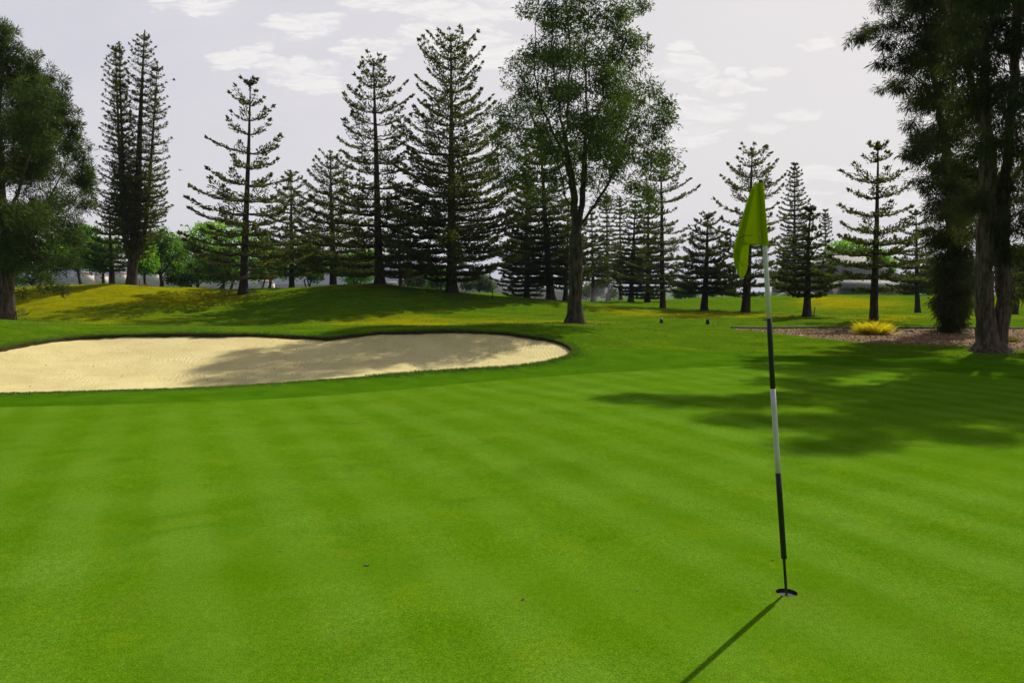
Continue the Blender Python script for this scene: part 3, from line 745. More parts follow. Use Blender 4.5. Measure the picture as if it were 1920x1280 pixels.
conifer('column_pine', 'smallest distant column pine above the bright green trees by the grey roof', 'pine tree', 1547, 112, (1547, 394),
        [(394, 2), (420, 9), (450, 13), (500, 17), (540, 17)], 0.55, (0.0, 0.5), 30, 0.22, (5, 7), 'narrow column pines', 'cook', fing=.34, step=.3)
conifer('norfolk_pine', 'layered open pine with bare leader and flat top tuft, behind the golden grass clump', 'pine tree', 1640, 31, (1646, 268),
        [(268, 4), (276, 20), (284, 3), (300, 5), (308, 44), (330, 40), (345, 62), (375, 70), (400, 62), (415, 74), (450, 66), (470, 78), (500, 84), (520, 92), (535, 84), (545, 30)], 0.72, (0.0, 0.45), 31, 0.19, (5, 6), PINES, 'pine', fing=.2, step=.13, flare=1.2)
conifer('norfolk_pine', 'pine half hidden behind the left skirts of the big dark she-oak on the right', 'pine tree', 1722, 52, (1718, 392),
        [(392, 3), (420, 20), (450, 32), (490, 42), (530, 46), (548, 30)], 0.6, (0.0, 0.4), 32, 0.2, (5, 7), PINES, 'pine_dark')
# four-stemmed column pine on the left mound
conifer('column_pine', 'tall column pine splitting into four narrow stems on the left mound', 'pine tree', 247, 47, (270, 57), None, 0.42, (0.1, 0.6), 33, 0.42, (5, 7), 'narrow column pines', 'cook', fing=.19, step=.15, flare=1.25, openness=.08,
        stems=[dict(px=247, top=(271, 57), r=.34, prof=[(57, 1), (72, 8), (95, 16), (130, 23), (180, 27), (250, 30), (340, 34), (420, 38), (470, 26)], path=[(247, 540), (250, 480), (257, 400), (262, 250), (271, 57)]),
               dict(px=247, top=(212, 83), r=.18, y0=.14, dy=.3, prof=[(83, 1), (95, 9), (125, 17), (180, 22), (240, 26), (300, 30), (400, 40), (440, 26)], path=[(245, 500), (226, 430), (220, 300), (215, 180), (212, 83)]),
               dict(px=247, top=(232, 84), r=.18, y0=.14, dy=-.5, prof=[(84, 1), (105, 8), (150, 12), (250, 16), (400, 24), (440, 18)], path=[(246, 500), (243, 430), (238, 300), (234, 180), (232, 84)]),
               dict(px=247, top=(289, 112), r=.18, y0=.14, dy=.4, prof=[(112, 1), (150, 13), (200, 22), (260, 30), (330, 36), (400, 38), (450, 32), (485, 20)], path=[(249, 500), (268, 420), (277, 300), (284, 200), (289, 112)])])
conifer('norfolk_pine', 'low olive pine just left of the four-stemmed column pine', 'pine tree', 210, 52, (205, 400),
        [(400, 3), (430, 22), (460, 34), (495, 42), (508, 24)], 0.5, (0.0, 0.3), 34, 0.22, (6, 8), PINES, 'olive', dens=1.1)


# --- spreading trees: branches grown towards clumps of foliage
def clump_points(clumps, Y, n, rg):
    C = np.array([[*at(c[0], c[1], Y + c[3]), c[2] * Y / F] for c in clumps])
    w = C[:, 3] ** 2.2; k = rg.choice(len(C), n, p=w / w.sum())
    v = rg.normal(size=(n, 3)); v = norm(v) * (rg.random((n, 1)) ** (1 / 2.2))
    v[:, 2] *= 0.75
    return C[k, :3] + v * C[k, 3:4], C


def grow(nodes, parent, att, D=0.22, di=6.0, dk=0.35, iters=160, rg=None, up=0.05):
    nodes = [np.asarray(p, float) for p in nodes]; parent = list(parent)
    N = np.array(nodes)
    d = np.linalg.norm(att[:, None] - N[None], axis=2); near = d.argmin(1); nd = d.min(1)
    alive = np.ones(len(att), bool)
    seen = {}
    for it in range(iters):
        idx = np.where(alive & (nd < di))[0]
        if len(idx) == 0: break
        src = near[idx]
        dirs = norm(att[idx] - N[src])
        u, inv = np.unique(src, return_inverse=True)
        acc = np.zeros((len(u), 3)); np.add.at(acc, inv, dirs)
        acc = norm(norm(acc) + rg.normal(0, 0.12, acc.shape) + [0, 0, up])
        new = N[u] + acc * D
        ok = [seen.get(int(a), 0) < 3 for a in u]
        for a in u: seen[int(a)] = seen.get(int(a), 0) + 1
        ok = np.array(ok)
        if not ok.any(): break
        new = new[ok]; par = u[ok]
        n0 = len(N); N = np.vstack([N, new]); parent += [int(a) for a in par]
        al = np.where(alive)[0]
        d2 = np.linalg.norm(att[al][:, None] - new[None], axis=2); m = d2.argmin(1); md = d2.min(1)
        b = md < nd[al]; near[al[b]] = n0 + m[b]; nd[al[b]] = md[b]
        alive[al[nd[al] < dk]] = False
    return N, np.array(parent)


def spreading(name, label, cat, px, Y, limbs, clumps, seed, leaf, bark, trunk_r, n_att=1500, tips=14, length=0.22, width=0.012, droop=0.6, twig=0.006,
              group=None, spread=0.16, r_exp=2.35, D=0.22, flare=1.5, roots=0, base=None, air=0.0, airs=None, flare_h=0.45):
    rg = np.random.default_rng(seed)
    base = ground(px, Y) if base is None else base
    root = empty(name, base, label, cat, group)
    att, C = clump_points(clumps, Y, int(n_att * (1 - air)), rg)
    if air:
        a2, _ = clump_points(airs, Y, int(n_att * air), rg); att = np.vstack([att, a2])
    nodes = [base]; parent = [-1]; idx = {}
    for li, pl in enumerate(limbs):     # each limb: list of (px, py, dY); starts at the nearest node already there
        P = np.array([at(a, b, Y + c) for a, b, c in pl])
        if li == 0: P[0] = base
        seg = np.linalg.norm(np.diff(P, axis=0), axis=1); cum = np.concatenate([[0], seg.cumsum()])
        k = max(2, int(cum[-1] / 0.25)); t = np.linspace(0, cum[-1], k + 1)
        Q = np.stack([np.interp(t, cum, P[:, c]) for c in range(3)], 1)
        # soften the corners, then wobble
        for _ in range(3): Q[1:-1] = (Q[:-2] + 2 * Q[1:-1] + Q[2:]) / 4
        Q[1:-1] += rg.normal(0, 0.02, Q[1:-1].shape)
        prev = 0 if li == 0 else int(np.linalg.norm(np.array(nodes) - Q[0], axis=1).argmin())
        for q in Q[1:]:
            nodes.append(q); parent.append(prev); prev = len(nodes) - 1
    nl = len(nodes)
    N, par = grow(nodes, parent, att, D=D, rg=rg)
    n = len(N); kids = [[] for _ in range(n)]
    for i in range(1, n): kids[par[i]].append(i)
    rad = np.zeros(n)
    order = sorted(range(n), key=lambda i: i)
    acc = np.zeros(n)
    for i in reversed(range(n)):
        # children always come after parents
        a = sum(acc[k] for k in kids[i])
        acc[i] = max(a, twig ** r_exp); rad[i] = acc[i] ** (1 / r_exp)
    sc = trunk_r / rad[0]
    rad = twig + np.clip((rad - twig) / (rad[0] - twig), 0, 1) ** 1.75 * (trunk_r - twig)
    zr = N[:, 2] - base[2]
    near_base = (np.arange(n) < nl)
    rad = np.where(near_base, rad * (1 + (flare - 1) * np.exp(-np.maximum(zr, 0) / flare_h)), rad)
    # chains
    gt = Geo(); gb = Geo()
    stack = [(0, None)]
    while stack:
        s, pr = stack.pop()
        ch = [s] if pr is None else [pr, s]
        cur = s
        while kids[cur]:
            ks = sorted(kids[cur], key=lambda k: -rad[k])
            for k in ks[1:]: stack.append((k, cur))
            cur = ks[0]; ch.append(cur)
        P = N[ch]; R = rad[ch].copy()
        if pr is not None: R[0] = min(R[0], R[1] * 1.15)
        if len(ch) < 2: continue
        big = R[min(1, len(R) - 1)] > trunk_r * 0.16
        k = 14 if R[0] > 0.15 else (7 if R[0] > 0.04 else 4)
        if s == 0: P = P.copy(); P[0, 2] -= 0.12
        (gt if big else gb).tube(P, R, k, cap=False, flute=0.07 if R[0] > 0.1 else 0, seed=seed)
    for j in range(roots):
        a = j * 2 * math.pi / roots + rg.uniform(-.3, .3); rr = trunk_r * rg.uniform(1.9, 2.6)
        e = base + np.array([math.cos(a) * rr, math.sin(a) * rr, 0]); e[2] = tz(e[0], e[1]) - 0.05
        m_ = (base + e) / 2; m_[2] = base[2] + 0.12
        gt.tube(np.array([base + [math.cos(a) * trunk_r * .6, math.sin(a) * trunk_r * .6, 0.65], m_ * .6 + base * .4 + [0, 0, .18], m_, e]), [trunk_r * .35, trunk_r * .33, trunk_r * .25, 0.05], 7)
    gt.link('trunk', M[bark], root, True, base)
    if gb.n: gb.link('branches', M['twig'], root, True, base)
    # foliage: tufts round every twig end, each tuft a burst of drooping needles
    dmin = np.empty(len(att)); nn_ = np.empty(len(att), int)
    for i in range(0, len(att), 500):
        dd = np.linalg.norm(att[i:i + 500, None] - N[None], axis=2); nn_[i:i + 500] = dd.argmin(1); dmin[i:i + 500] = dd.min(1)
    ok = dmin < 1.2; A_ = att[ok]; nn_ = nn_[ok]
    V_, Q_ = diamonds(N[nn_], A_ - N[nn_], norm(rg.normal(size=A_.shape)), np.ones(len(A_)), np.full(len(A_), twig * .6))
    mesh_np('twigs', V_ - base, Q_, None, M['twig'], root)
    ctr_ = np.repeat(A_, tips, 0); tr_ = norm(A_ - N[nn_]); tr_ = np.repeat(tr_, tips, 0)
    burst = norm(rg.normal(size=ctr_.shape))
    P = ctr_ + burst * spread * rg.random((len(ctr_), 1)) ** .5 * [1, 1, .7] - tr_ * rg.uniform(0, .12, (len(ctr_), 1))
    Dn = tr_ * 0.5 + burst * .75 + rg.normal(0, 0.25, ctr_.shape) + np.array([0, 0, -droop])
    L = length * rg.uniform(0.5, 1.3, len(P))
    leaf_mesh('crown', P, Dn, L, np.full(len(P), width) * rg.uniform(.6, 1.4, len(P)), M[leaf], root, base, rg)
    return root


gum_cl = []
rg0 = np.random.default_rng(77)
for (x, y, r_) in ((1000, 18, 34), (1045, 28, 38), (1095, 30, 38), (1145, 45, 36), (1165, 18, 28), (1178, 72, 28), (985, 112, 26), (1005, 92, 24), (1045, 98, 34), (1092, 105, 38), (1150, 108, 38), (1205, 74, 20),
                   (1130, 150, 34), (990, 170, 24), (975, 195, 30), (1010, 205, 28), (960, 235, 26), (1045, 180, 36), (1180, 178, 36), (1222, 165, 24), (1246, 195, 20), (1150, 212, 24), (1195, 240, 28), (1240, 235, 22),
                   (1010, 250, 28), (950, 275, 24), (930, 300, 16), (1180, 290, 28), (1150, 330, 28), (1185, 345, 20), (1218, 300, 26), (1235, 260, 18), (1020, 290, 26), (1040, 330, 24), (1105, 340, 26), (985, 330, 22), (970, 300, 18),
                   (1090, 235, 30), (1120, 280, 22), (1205, 355, 20), (950, 340, 18), (938, 205, 22), (928, 255, 18), (920, 300, 16), (960, 385, 14), (1000, 372, 16), (1255, 225, 20), (1246, 290, 22), (1220, 385, 16), (1180, 395, 16), (1140, 375, 16), (1160, 300, 24), (1236, 330, 18), (1060, 380, 14),
                   (1040, -35, 42), (1100, -40, 46), (1150, -30, 40), (1060, -75, 38), (1110, -75, 34), (1165, -60, 36), (1200, 10, 26), (1000, -25, 30)):
    gum_cl.append((x, y, r_, rg0.uniform(-1.6, 1.6)))
for j in range(26):
    a = rg0.uniform(0, 6.28); gum_cl.append((1095 + 70 * math.cos(a), rg0.uniform(-60, 300), 30, rg0.choice([-1, 1]) * rg0.uniform(1.2, 2.6)))
GUM_AIR = [(1080, 60, 95, 0), (1130, 120, 95, .8), (1040, 150, 95, -.6), (1160, 210, 100, 0), (1030, 250, 100, .5), (1100, 260, 100, -1), (1100, 300, 90, 1.2), (975, 260, 55, 0), (1200, 280, 65, .4), (1190, 350, 45, 0), (1080, -40, 80, 0), (960, 340, 40, .3), (1130, 380, 40, -.4), (1020, 350, 50, -.3), (950, 240, 55, .3), (955, 320, 50, -.4), (990, 140, 55, .2), (1225, 210, 50, 0), (1235, 300, 50, -.3), (1215, 380, 40, .2), (1190, 110, 45, .3)]
spreading('gum_tree', 'tall spreading gum tree with a thick pale-streaked trunk at the right end of the bunker', 'gum tree', 1076, 24.7,
          [[(1076, 605, 0), (1079, 520, 0), (1080, 440, 0.1), (1078, 395, 0.1), (1072, 330, -.2), (1058, 260, -.3), (1045, 180, -.4), (1035, 90, -.5), (1035, 10, -.4)],
           [(1079, 450, .0), (1092, 385, .3), (1097, 290, .5), (1100, 200, .4), (1096, 110, .3), (1104, 20, .2)],
           [(1064, 300, -.2), (1020, 220, -.8), (1000, 130, -1.0), (1005, 40, -1.0)], [(1097, 260, .5), (1130, 190, -.3), (1160, 130, -.5), (1175, 60, -.4)], [(1060, 280, -.3), (1065, 190, .8), (1070, 90, 1.0), (1060, 0, 1.0)],
           [(1082, 432, .1), (1110, 395, -.3), (1140, 350, -.6), (1165, 290, -.8), (1185, 230, -.7), (1205, 175, -.6)],
           [(1094, 300, .5), (1115, 235, .9), (1135, 160, 1.1), (1150, 80, 1.0)],
           [(1070, 320, -.2), (1035, 275, .6), (1005, 235, .9), (985, 190, .8)],
           [(1096, 290, .5), (1130, 270, .0), (1165, 255, .2), (1200, 220, .6), (1230, 190, .5)],
           [(1077, 400, 0), (1062, 375, -.8), (1055, 340, -1.4), (1040, 280, -1.8)]],
          gum_cl, 41, 'gum', 'bark', 0.225, 6400, tips=12, length=0.12, width=0.019, droop=0.35, twig=0.006, spread=0.15, flare=1.9, D=0.18, air=0.42, airs=GUM_AIR, flare_h=0.24)

# left she-oak
left_cl = []
for (x, y, r_) in ((10, 60, 26), (-10, 90, 40), (30, 110, 34), (10, 150, 40), (60, 150, 24), (40, 190, 44), (95, 180, 24), (68, 105, 12), (70, 235, 40), (115, 215, 26), (0, 230, 50), (130, 265, 26), (95, 285, 40), (150, 300, 22),
                   (40, 300, 50), (120, 330, 34), (160, 325, 16), (-20, 330, 50), (80, 370, 46), (140, 375, 22), (30, 420, 50), (110, 430, 38), (140, 450, 24), (60, 480, 44), (120, 495, 30), (150, 470, 16), (20, 500, 30), (90, 530, 24),
                   (115, 545, 16), (80, 545, 12), (40, 555, 14), (-40, 180, 50), (-60, 280, 60), (-60, 400, 60), (-110, 330, 60), (-90, 480, 50), (-50, 100, 40), (-120, 220, 50), (-20, 40, 24), (45, 590, 9)):
    left_cl.append((x, y, r_, rg0.uniform(-1.5, 1.5)))
for (x, y) in ((12, 36), (-14, 55), (68, 92), (38, 80), (98, 112), (124, 142), (84, 130), (146, 196), (168, 256), (172, 300), (60, 120), (110, 170)):
    dz = rg0.uniform(-1, 1)
    for k_, r_ in ((6, 6), (20, 9), (38, 13), (60, 17), (85, 20)): left_cl.append((x - k_ * .12, y + k_, r_, dz)); left_cl.append((x - k_ * .12, y + k_, r_, dz))
for j in range(24):
    a = rg0.uniform(0, 6.28); yy = rg0.uniform(150, 470); left_cl.append((0 + 70 * math.cos(a), yy, 42, rg0.choice([-1, 1]) * rg0.uniform(1.2, 2.6)))
spreading('she_oak', 'big olive she-oak cut by the left edge, drooping foliage almost to the grass', 'she-oak tree', 10, 26.5,
          [[(10, 602, 0), (12, 520, 0), (8, 420, 0), (2, 300, 0), (0, 180, 0), (5, 80, 0)],
           [(8, 420, 0), (40, 350, -.4), (62, 260, -.6), (66, 160, -.6)], [(4, 330, 0), (50, 260, .6), (90, 210, .8)],
           [(10, 470, 0), (60, 420, .5), (105, 350, .7), (130, 290, .6)], [(8, 440, 0), (-50, 380, .2), (-90, 300, .4)], [(11, 500, 0), (60, 480, -.7), (100, 490, -1)]],
          left_cl + [(110, 390, 30, .2), (130, 415, 24, -.3), (90, 440, 40, -.6), (60, 400, 44, -.8), (150, 340, 18, 0), (30, 470, 44, -.8), (20, 250, 50, -1)], 42, 'olive', 'bark_red', 0.24, 8000, tips=20, length=0.16, width=0.012, droop=-0.15, twig=0.006, spread=0.13, flare=1.3, D=0.22)

# right: two dark she-oaks
cl2 = []
for (x, y, r_) in ((1590, 78, 14), (1612, 66, 20), (1640, 55, 26), (1668, 80, 24), (1690, 40, 32), (1655, 118, 20), (1700, 110, 32), (1650, 165, 13), (1690, 160, 26), (1740, 90, 44), (1730, 190, 36), (1705, 235, 22), (1740, 260, 34),
                   (1715, 290, 22), (1770, 320, 44), (1728, 345, 22), (1760, 390, 32), (1790, 250, 50), (1790, 430, 36), (1758, 450, 24), (1780, 500, 30), (1785, 540, 32), (1770, 575, 24), (1800, 575, 24), (1785, 600, 24), (1785, 452, 32), (1768, 478, 26), (1802, 470, 26), (1785, 495, 30), (1785, 520, 38), (1785, 570, 36), (1768, 545, 24), (1804, 545, 24), (1786, 590, 30), (1740, 430, 14),
                   (1720, -10, 40), (1770, 0, 44), (1660, 5, 26), (1680, -60, 40), (1740, -80, 50), (1800, -60, 50), (1770, 60, 46), (1760, 160, 40)):
    cl2.append((x, y, r_, rg0.uniform(-1.4, 1.4)))
cl2 += [(1785, 455, 36, -.7), (1785, 500, 36, -.8), (1783, 535, 34, -.8), (1787, 565, 34, -.8), (1783, 590, 30, -.7), (1788, 606, 24, -.6), (1766, 570, 24, -.3), (1806, 570, 24, -.3), (1785, 560, 34, .5)]
for j in range(22):
    a = rg0.uniform(0, 6.28); cl2.append((1775 + 50 * math.cos(a), rg0.uniform(-40, 420), 40, rg0.choice([-1, 1]) * rg0.uniform(1.2, 2.4)))
spreading('she_oak', 'dark she-oak in the mulch bed with a bushy skirt of foliage hiding its trunk', 'she-oak tree', 1783, 25.5,
          [[(1785, 620, 0), (1786, 500, 0), (1784, 380, 0), (1770, 260, 0), (1750, 150, 0), (1738, 60, 0), (1724, -20, 0), (1715, -80, 0)],
           [(1770, 260, 0), (1790, 150, .5), (1800, 40, .6)], [(1740, 80, 0), (1700, 50, -.3), (1650, 50, -.6), (1610, 64, -.7)], [(1756, 180, 0), (1710, 140, -.7), (1690, 120, -.9)],
           [(1786, 480, 0), (1775, 540, -.4), (1772, 590, -.5)], [(1786, 480, 0), (1800, 540, -.4), (1800, 595, -.5)]],
          cl2, 43, 'oak_dark', 'bark_red', 0.20, 6000, tips=18, length=0.20, width=0.012, droop=0.75, twig=0.006, spread=0.15, flare=1.4, D=0.22)
cl1 = []
for (x, y, r_) in ((1840, 30, 60), (1900, 70, 60), (1960, 60, 60), (1820, 120, 50), (1880, 170, 60), (1800, 60, 36), (1940, 180, 60), (2010, 140, 60), (1830, 210, 52), (1890, 260, 60), (1800, 180, 30), (1960, 300, 60), (2030, 260, 60),
                   (1830, 300, 48), (1880, 350, 56), (1820, 380, 36), (1930, 400, 54), (1990, 420, 50), (1850, 430, 30), (1900, 470, 34), (1900, 520, 26), (1925, 545, 24), (1960, 480, 40), (1810, 440, 20), (1880, -30, 60), (1960, -40, 60), (1820, -40, 50),
                   (1905, 555, 14), (2040, 380, 50)):
    cl1.append((x, y, r_, rg0.uniform(-1.3, 1.3)))
# the part of the crown above the frame, whose shade falls on the green
def sky_px(P):
    d = np.array(P) - [0, 0, EYE]; fwd = d[1] * math.cos(PITCH) - d[2] * math.sin(PITCH); up = d[1] * math.sin(PITCH) + d[2] * math.cos(PITCH)
    return 960 + F * d[0] / fwd, 640 - F * up / fwd
Y1 = 18.2
for (x, y, s, r_) in SHADE:
    P = np.array([x, y, 0]) + SUND / math.cos(SUN_EL) * s
    a, b = sky_px(P); cl1.append((a, b, r_ * F / Y1, P[1] - Y1))
spreading('she_oak', 'largest dark she-oak at the right edge with a fluted double trunk on the shaded grass', 'she-oak tree', 1860, Y1,
          [[(1856, 655, 0), (1848, 625, 0), (1845, 560, 0), (1848, 470, 0), (1852, 380, 0), (1852, 260, 0), (1846, 120, 0), (1842, 0, 0), (1835, -110, 0), (1825, -220, 0)],
           [(1860, 654, 0), (1874, 630, -.05), (1882, 590, 0), (1883, 530, 0), (1876, 450, .1), (1882, 360, .2), (1895, 240, .4), (1905, 100, .5), (1915, -60, .5), (1900, -200, .2)],
           [(1852, 260, 0), (1810, 120, .8), (1770, -20, 1.4), (1720, -120, 1.8)], [(1846, 100, 0), (1870, -60, -.8), (1880, -220, -1.5)],
           [(1880, 360, .2), (1940, 280, .2), (2000, 180, 0)], [(1872, 470, .1), (1905, 450, -.2), (1930, 490, -.2)]],
          cl1, 44, 'oak_dark', 'bark_red', 0.33, 7000, tips=17, length=0.18, width=0.011, droop=0.75, twig=0.006, spread=0.14, flare=1.9, D=0.22, flare_h=0.3)


# --- leafy background trees: several limbs carrying clusters of leaves
def leafy(name, label, cat, px, Y, blobs, seed, leaf='leafy', nleaf=5000, size=0.22, trunk_r=0.16, group='broadleaf trees behind the mounds', lean=0, bark='bark', trunks=1, flat=.75, limbs=9):
    rg = np.random.default_rng(seed); base = ground(px, Y); root = empty(name, base, label, cat, group)
    B = np.array([[*at(b[0], b[1], Y + (b[3] if len(b) > 3 else rg.uniform(-1.2, 1.2))), b[2] * 1.12 * Y / F] for b in blobs])
    g = Geo(); g2 = Geo()
    low = B[:, 2].min()
    for k in range(trunks):
        o = np.array([rg.normal(0, .25), rg.normal(0, .2), 0]) if trunks > 1 else np.zeros(3)
        topc = B[rg.integers(len(B))] if trunks > 1 else np.array([*B[:, :3].mean(0)[:2], max(low, base[2] + 1), 0])
        fork = base + o + (np.array([topc[0], topc[1], max(low, base[2] + 0.8)]) - base) * np.array([.35, .35, 0.75])
        P = np.array([base + o - [0, 0, .15], base + o + [0, 0, .3], (base + o + fork) / 2 + rg.normal(0, .07, 3), fork])
        g.tube(P, [trunk_r * 1.4, trunk_r, trunk_r * .85, trunk_r * .75], 8)
        sel = B if trunks == 1 else B[rg.permutation(len(B))[:max(2, len(B) // trunks + 1)]]
        for b in sel[:limbs]:
            m_ = fork + (b[:3] - fork) * .5 + rg.normal(0, .12, 3) + [0, 0, -.1 * b[3]]
            g2.tube(np.array([fork - [0, 0, .1], (fork + m_) / 2 + rg.normal(0, .05, 3), m_, (m_ + b[:3]) / 2 + rg.normal(0, .08, 3), b[:3]]), np.array([.6, .5, .35, .25, .12]) * trunk_r, 5, cap=False)
    g.link('trunk', M[bark], root, True, base); g2.link('branches', M['twig'], root, True, base)
    # twig-end clusters on the shell of every blob
    nc = nleaf // 14
    w = B[:, 3] ** 2; k = rg.choice(len(B), nc, p=w / w.sum())
    v = norm(rg.normal(size=(nc, 3))) * rg.uniform(0.45, 1.08, (nc, 1)); v[:, 2] *= flat
    c = B[k, :3] + v * B[k, 3:4]
    P = np.repeat(c, 14, 0) + rg.normal(0, size * 0.85, (nc * 14, 3)) * [1, 1, .6]
    D = rg.normal(size=P.shape) + [0, 0, .1]
    L = size * rg.uniform(.6, 1.3, len(P))
    leaf_mesh('crown', P, D, L, L * .3, M[leaf], root, base, rg)
    return root


BL = 'broadleaf trees behind the mounds'
leafy('broadleaf_tree', 'rounded bright green tree whose crown shows in the gap left of the tall open pine', 'tree', 372, 78, [(372, 445, 30), (345, 455, 24), (400, 432, 26), (330, 475, 24), (370, 485, 34), (405, 475, 30), (345, 505, 22), (395, 428, 18)], 51, nleaf=9000, group=BL)
leafy('broadleaf_tree', 'bright green tree top rising directly behind the tall open pine', 'tree', 432, 82, [(430, 432, 26), (455, 440, 24), (480, 450, 22), (440, 470, 34), (480, 480, 26), (495, 470, 14), (420, 500, 28), (470, 505, 28)], 52, nleaf=9000, group=BL)
leafy('broadleaf_tree', 'dark green tree just right of the four-stemmed column pine', 'tree', 301, 66, [(300, 450, 26), (285, 470, 24), (320, 475, 26), (300, 495, 26), (330, 500, 20), (275, 500, 14)], 53, 'leafy_deep', 8000, group=BL, trunk_r=.2)
leafy('broadleaf_tree', 'small tree with a curved dark trunk close right of the four-stemmed pine', 'tree', 273, 60, [(268, 490, 20), (262, 470, 22), (282, 500, 12), (258, 500, 14)], 54, 'leafy', 5000, group=BL, trunk_r=.14)
leafy('broadleaf_tree', 'small leaning tree just left of the low olive pine on the left mound', 'tree', 198, 58, [(190, 480, 24), (170, 470, 22), (200, 465, 20), (180, 500, 16)], 55, 'leafy_deep', 5000, group=BL, trunk_r=.14)
leafy('broadleaf_tree', 'green tree behind the right skirts of the left she-oak', 'tree', 150, 64, [(150, 450, 28), (120, 460, 28), (165, 435, 20), (140, 485, 26), (100, 490, 22), (165, 490, 18)], 56, 'leafy_deep', 8000, group=BL)
leafy('broadleaf_tree', 'low green tree seen under the foliage of the left she-oak', 'tree', 60, 62, [(60, 490, 30), (30, 480, 30), (85, 515, 18), (30, 520, 22), (100, 470, 26)], 57, 'leafy', 7000, group=BL)
leafy('broadleaf_tree', 'dark spreading low tree between the column pine and the tall open pine, many thin stems', 'tree', 365, 68, [(350, 515, 20), (380, 505, 26), (325, 522, 14), (410, 512, 22), (345, 530, 10)], 58, 'leafy_deep', 7000, group=BL, trunks=3, trunk_r=.09)
leafy('broadleaf_tree', 'multi-stemmed shady tree just left of the tall open pine trunk', 'tree', 412, 66, [(415, 500, 26), (395, 490, 24), (435, 505, 22), (425, 480, 24), (445, 520, 10)], 59, 'leafy_deep', 7000, group=BL, trunks=3, trunk_r=.1)
leafy('broadleaf_tree', 'light green tree right of the tall open pine trunk with thin twisted stems', 'tree', 500, 70, [(490, 500, 22), (515, 490, 26), (480, 515, 12), (530, 510, 18), (505, 470, 24)], 60, 'leafy', 6500, group=BL, trunks=3, trunk_r=.08)
leafy('broadleaf_tree', 'dark leafy tree in the gap between the two bushy pines left of the middle mound', 'tree', 585, 72, [(575, 490, 26), (600, 500, 24), (560, 510, 16), (590, 515, 16), (585, 470, 20)], 61, 'leafy_deep', 6500, group=BL, trunks=3, trunk_r=.08)
leafy('broadleaf_tree', 'yellow-green tree glowing between the bushy pine and the crest pine', 'tree', 672, 74, [(665, 490, 24), (690, 500, 22), (650, 505, 20), (680, 515, 18), (695, 480, 18), (660, 525, 14)], 62, 'leafy', 7500, group=BL, trunks=2, trunk_r=.1)
leafy('broadleaf_tree', 'grey-green loose tree in front of the blue hill, right of the crest pine', 'tree', 788, 84, [(780, 515, 18), (800, 522, 16), (770, 528, 14), (795, 535, 12), (765, 510, 10)], 63, 'grey_leaf', 4500, .26, group=BL, trunk_r=.1)
leafy('broadleaf_tree', 'dusty green round tree right of the tallest mound pine, before the far houses', 'tree', 898, 96, [(895, 525, 18), (910, 530, 16), (880, 532, 14), (915, 538, 10), (890, 515, 10)], 64, 'grey_leaf', 4500, .28, group=BL, trunk_r=.12)
leafy('broadleaf_tree', 'low dark tree just left of the tallest mound pine trunk', 'tree', 826, 80, [(825, 520, 16), (815, 532, 12), (835, 530, 12), (828, 508, 12)], 65, 'leafy_deep', 4000, .24, group=BL, trunk_r=.1)
leafy('broadleaf_tree', 'hazy round bush behind the sprinkler, right of the gum trunk', 'tree', 1118, 120, [(1110, 540, 16), (1130, 545, 14), (1098, 548, 12), (1145, 548, 12), (1125, 535, 12)], 66, 'grey_leaf', 4500, .35, group=BL, trunk_r=.12)
leafy('broadleaf_tree', 'small grey bush on the skyline between the slender pine and the short wide pine', 'tree', 1285, 105, [(1283, 545, 14), (1295, 550, 9), (1272, 552, 8)], 67, 'leafy_deep', 3500, .3, group=BL, trunk_r=.12)
leafy('broadleaf_tree', 'bright lime green tree above the grey roof, left half of the pair', 'tree', 1580, 108, [(1575, 470, 20), (1600, 465, 22), (1560, 482, 14), (1590, 485, 20), (1610, 480, 16), (1580, 500, 26)], 68, 'leafy', 7000, .32, group=BL, trunk_r=.2)
leafy('broadleaf_tree', 'bright lime green tree above the right end of the grey roof', 'tree', 1648, 112, [(1640, 480, 20), (1660, 490, 20), (1630, 475, 16), (1650, 505, 24)], 69, 'leafy', 5500, .32, group=BL, trunk_r=.2)
leafy('broadleaf_tree', 'dark round tree behind the grass rise, left of the bushy-skirted she-oak', 'tree', 1742, 72, [(1740, 525, 24), (1715, 535, 18), (1760, 530, 22), (1745, 505, 20), (1700, 545, 10)], 70, 'pine_dark', 7000, .24, group=BL, trunk_r=.2)
leafy('broadleaf_tree', 'dark low tree filling the gap between the two dark she-oaks', 'tree', 1825, 70, [(1820, 520, 26), (1835, 500, 24), (1810, 500, 22), (1830, 540, 18)], 71, 'pine_dark', 7000, .24, group=BL, trunk_r=.2)
leafy('broadleaf_tree', 'dark bushy tree behind the fluted trunk at the right edge', 'tree', 1905, 50, [(1900, 500, 30), (1920, 530, 26), (1895, 535, 20), (1930, 490, 34), (1885, 480, 24), (1960, 520, 34)], 72, 'pine_dark', 9000, .2, group=BL, trunk_r=.2)
leafy('broadleaf_tree', 'small far tree on the skyline behind the leaning pine and the flag', 'tree', 1355, 110, [(1350, 545, 8), (1370, 548, 8), (1335, 549, 6)], 73, 'grey_leaf', 2500, .3, group=BL, trunk_r=.1)

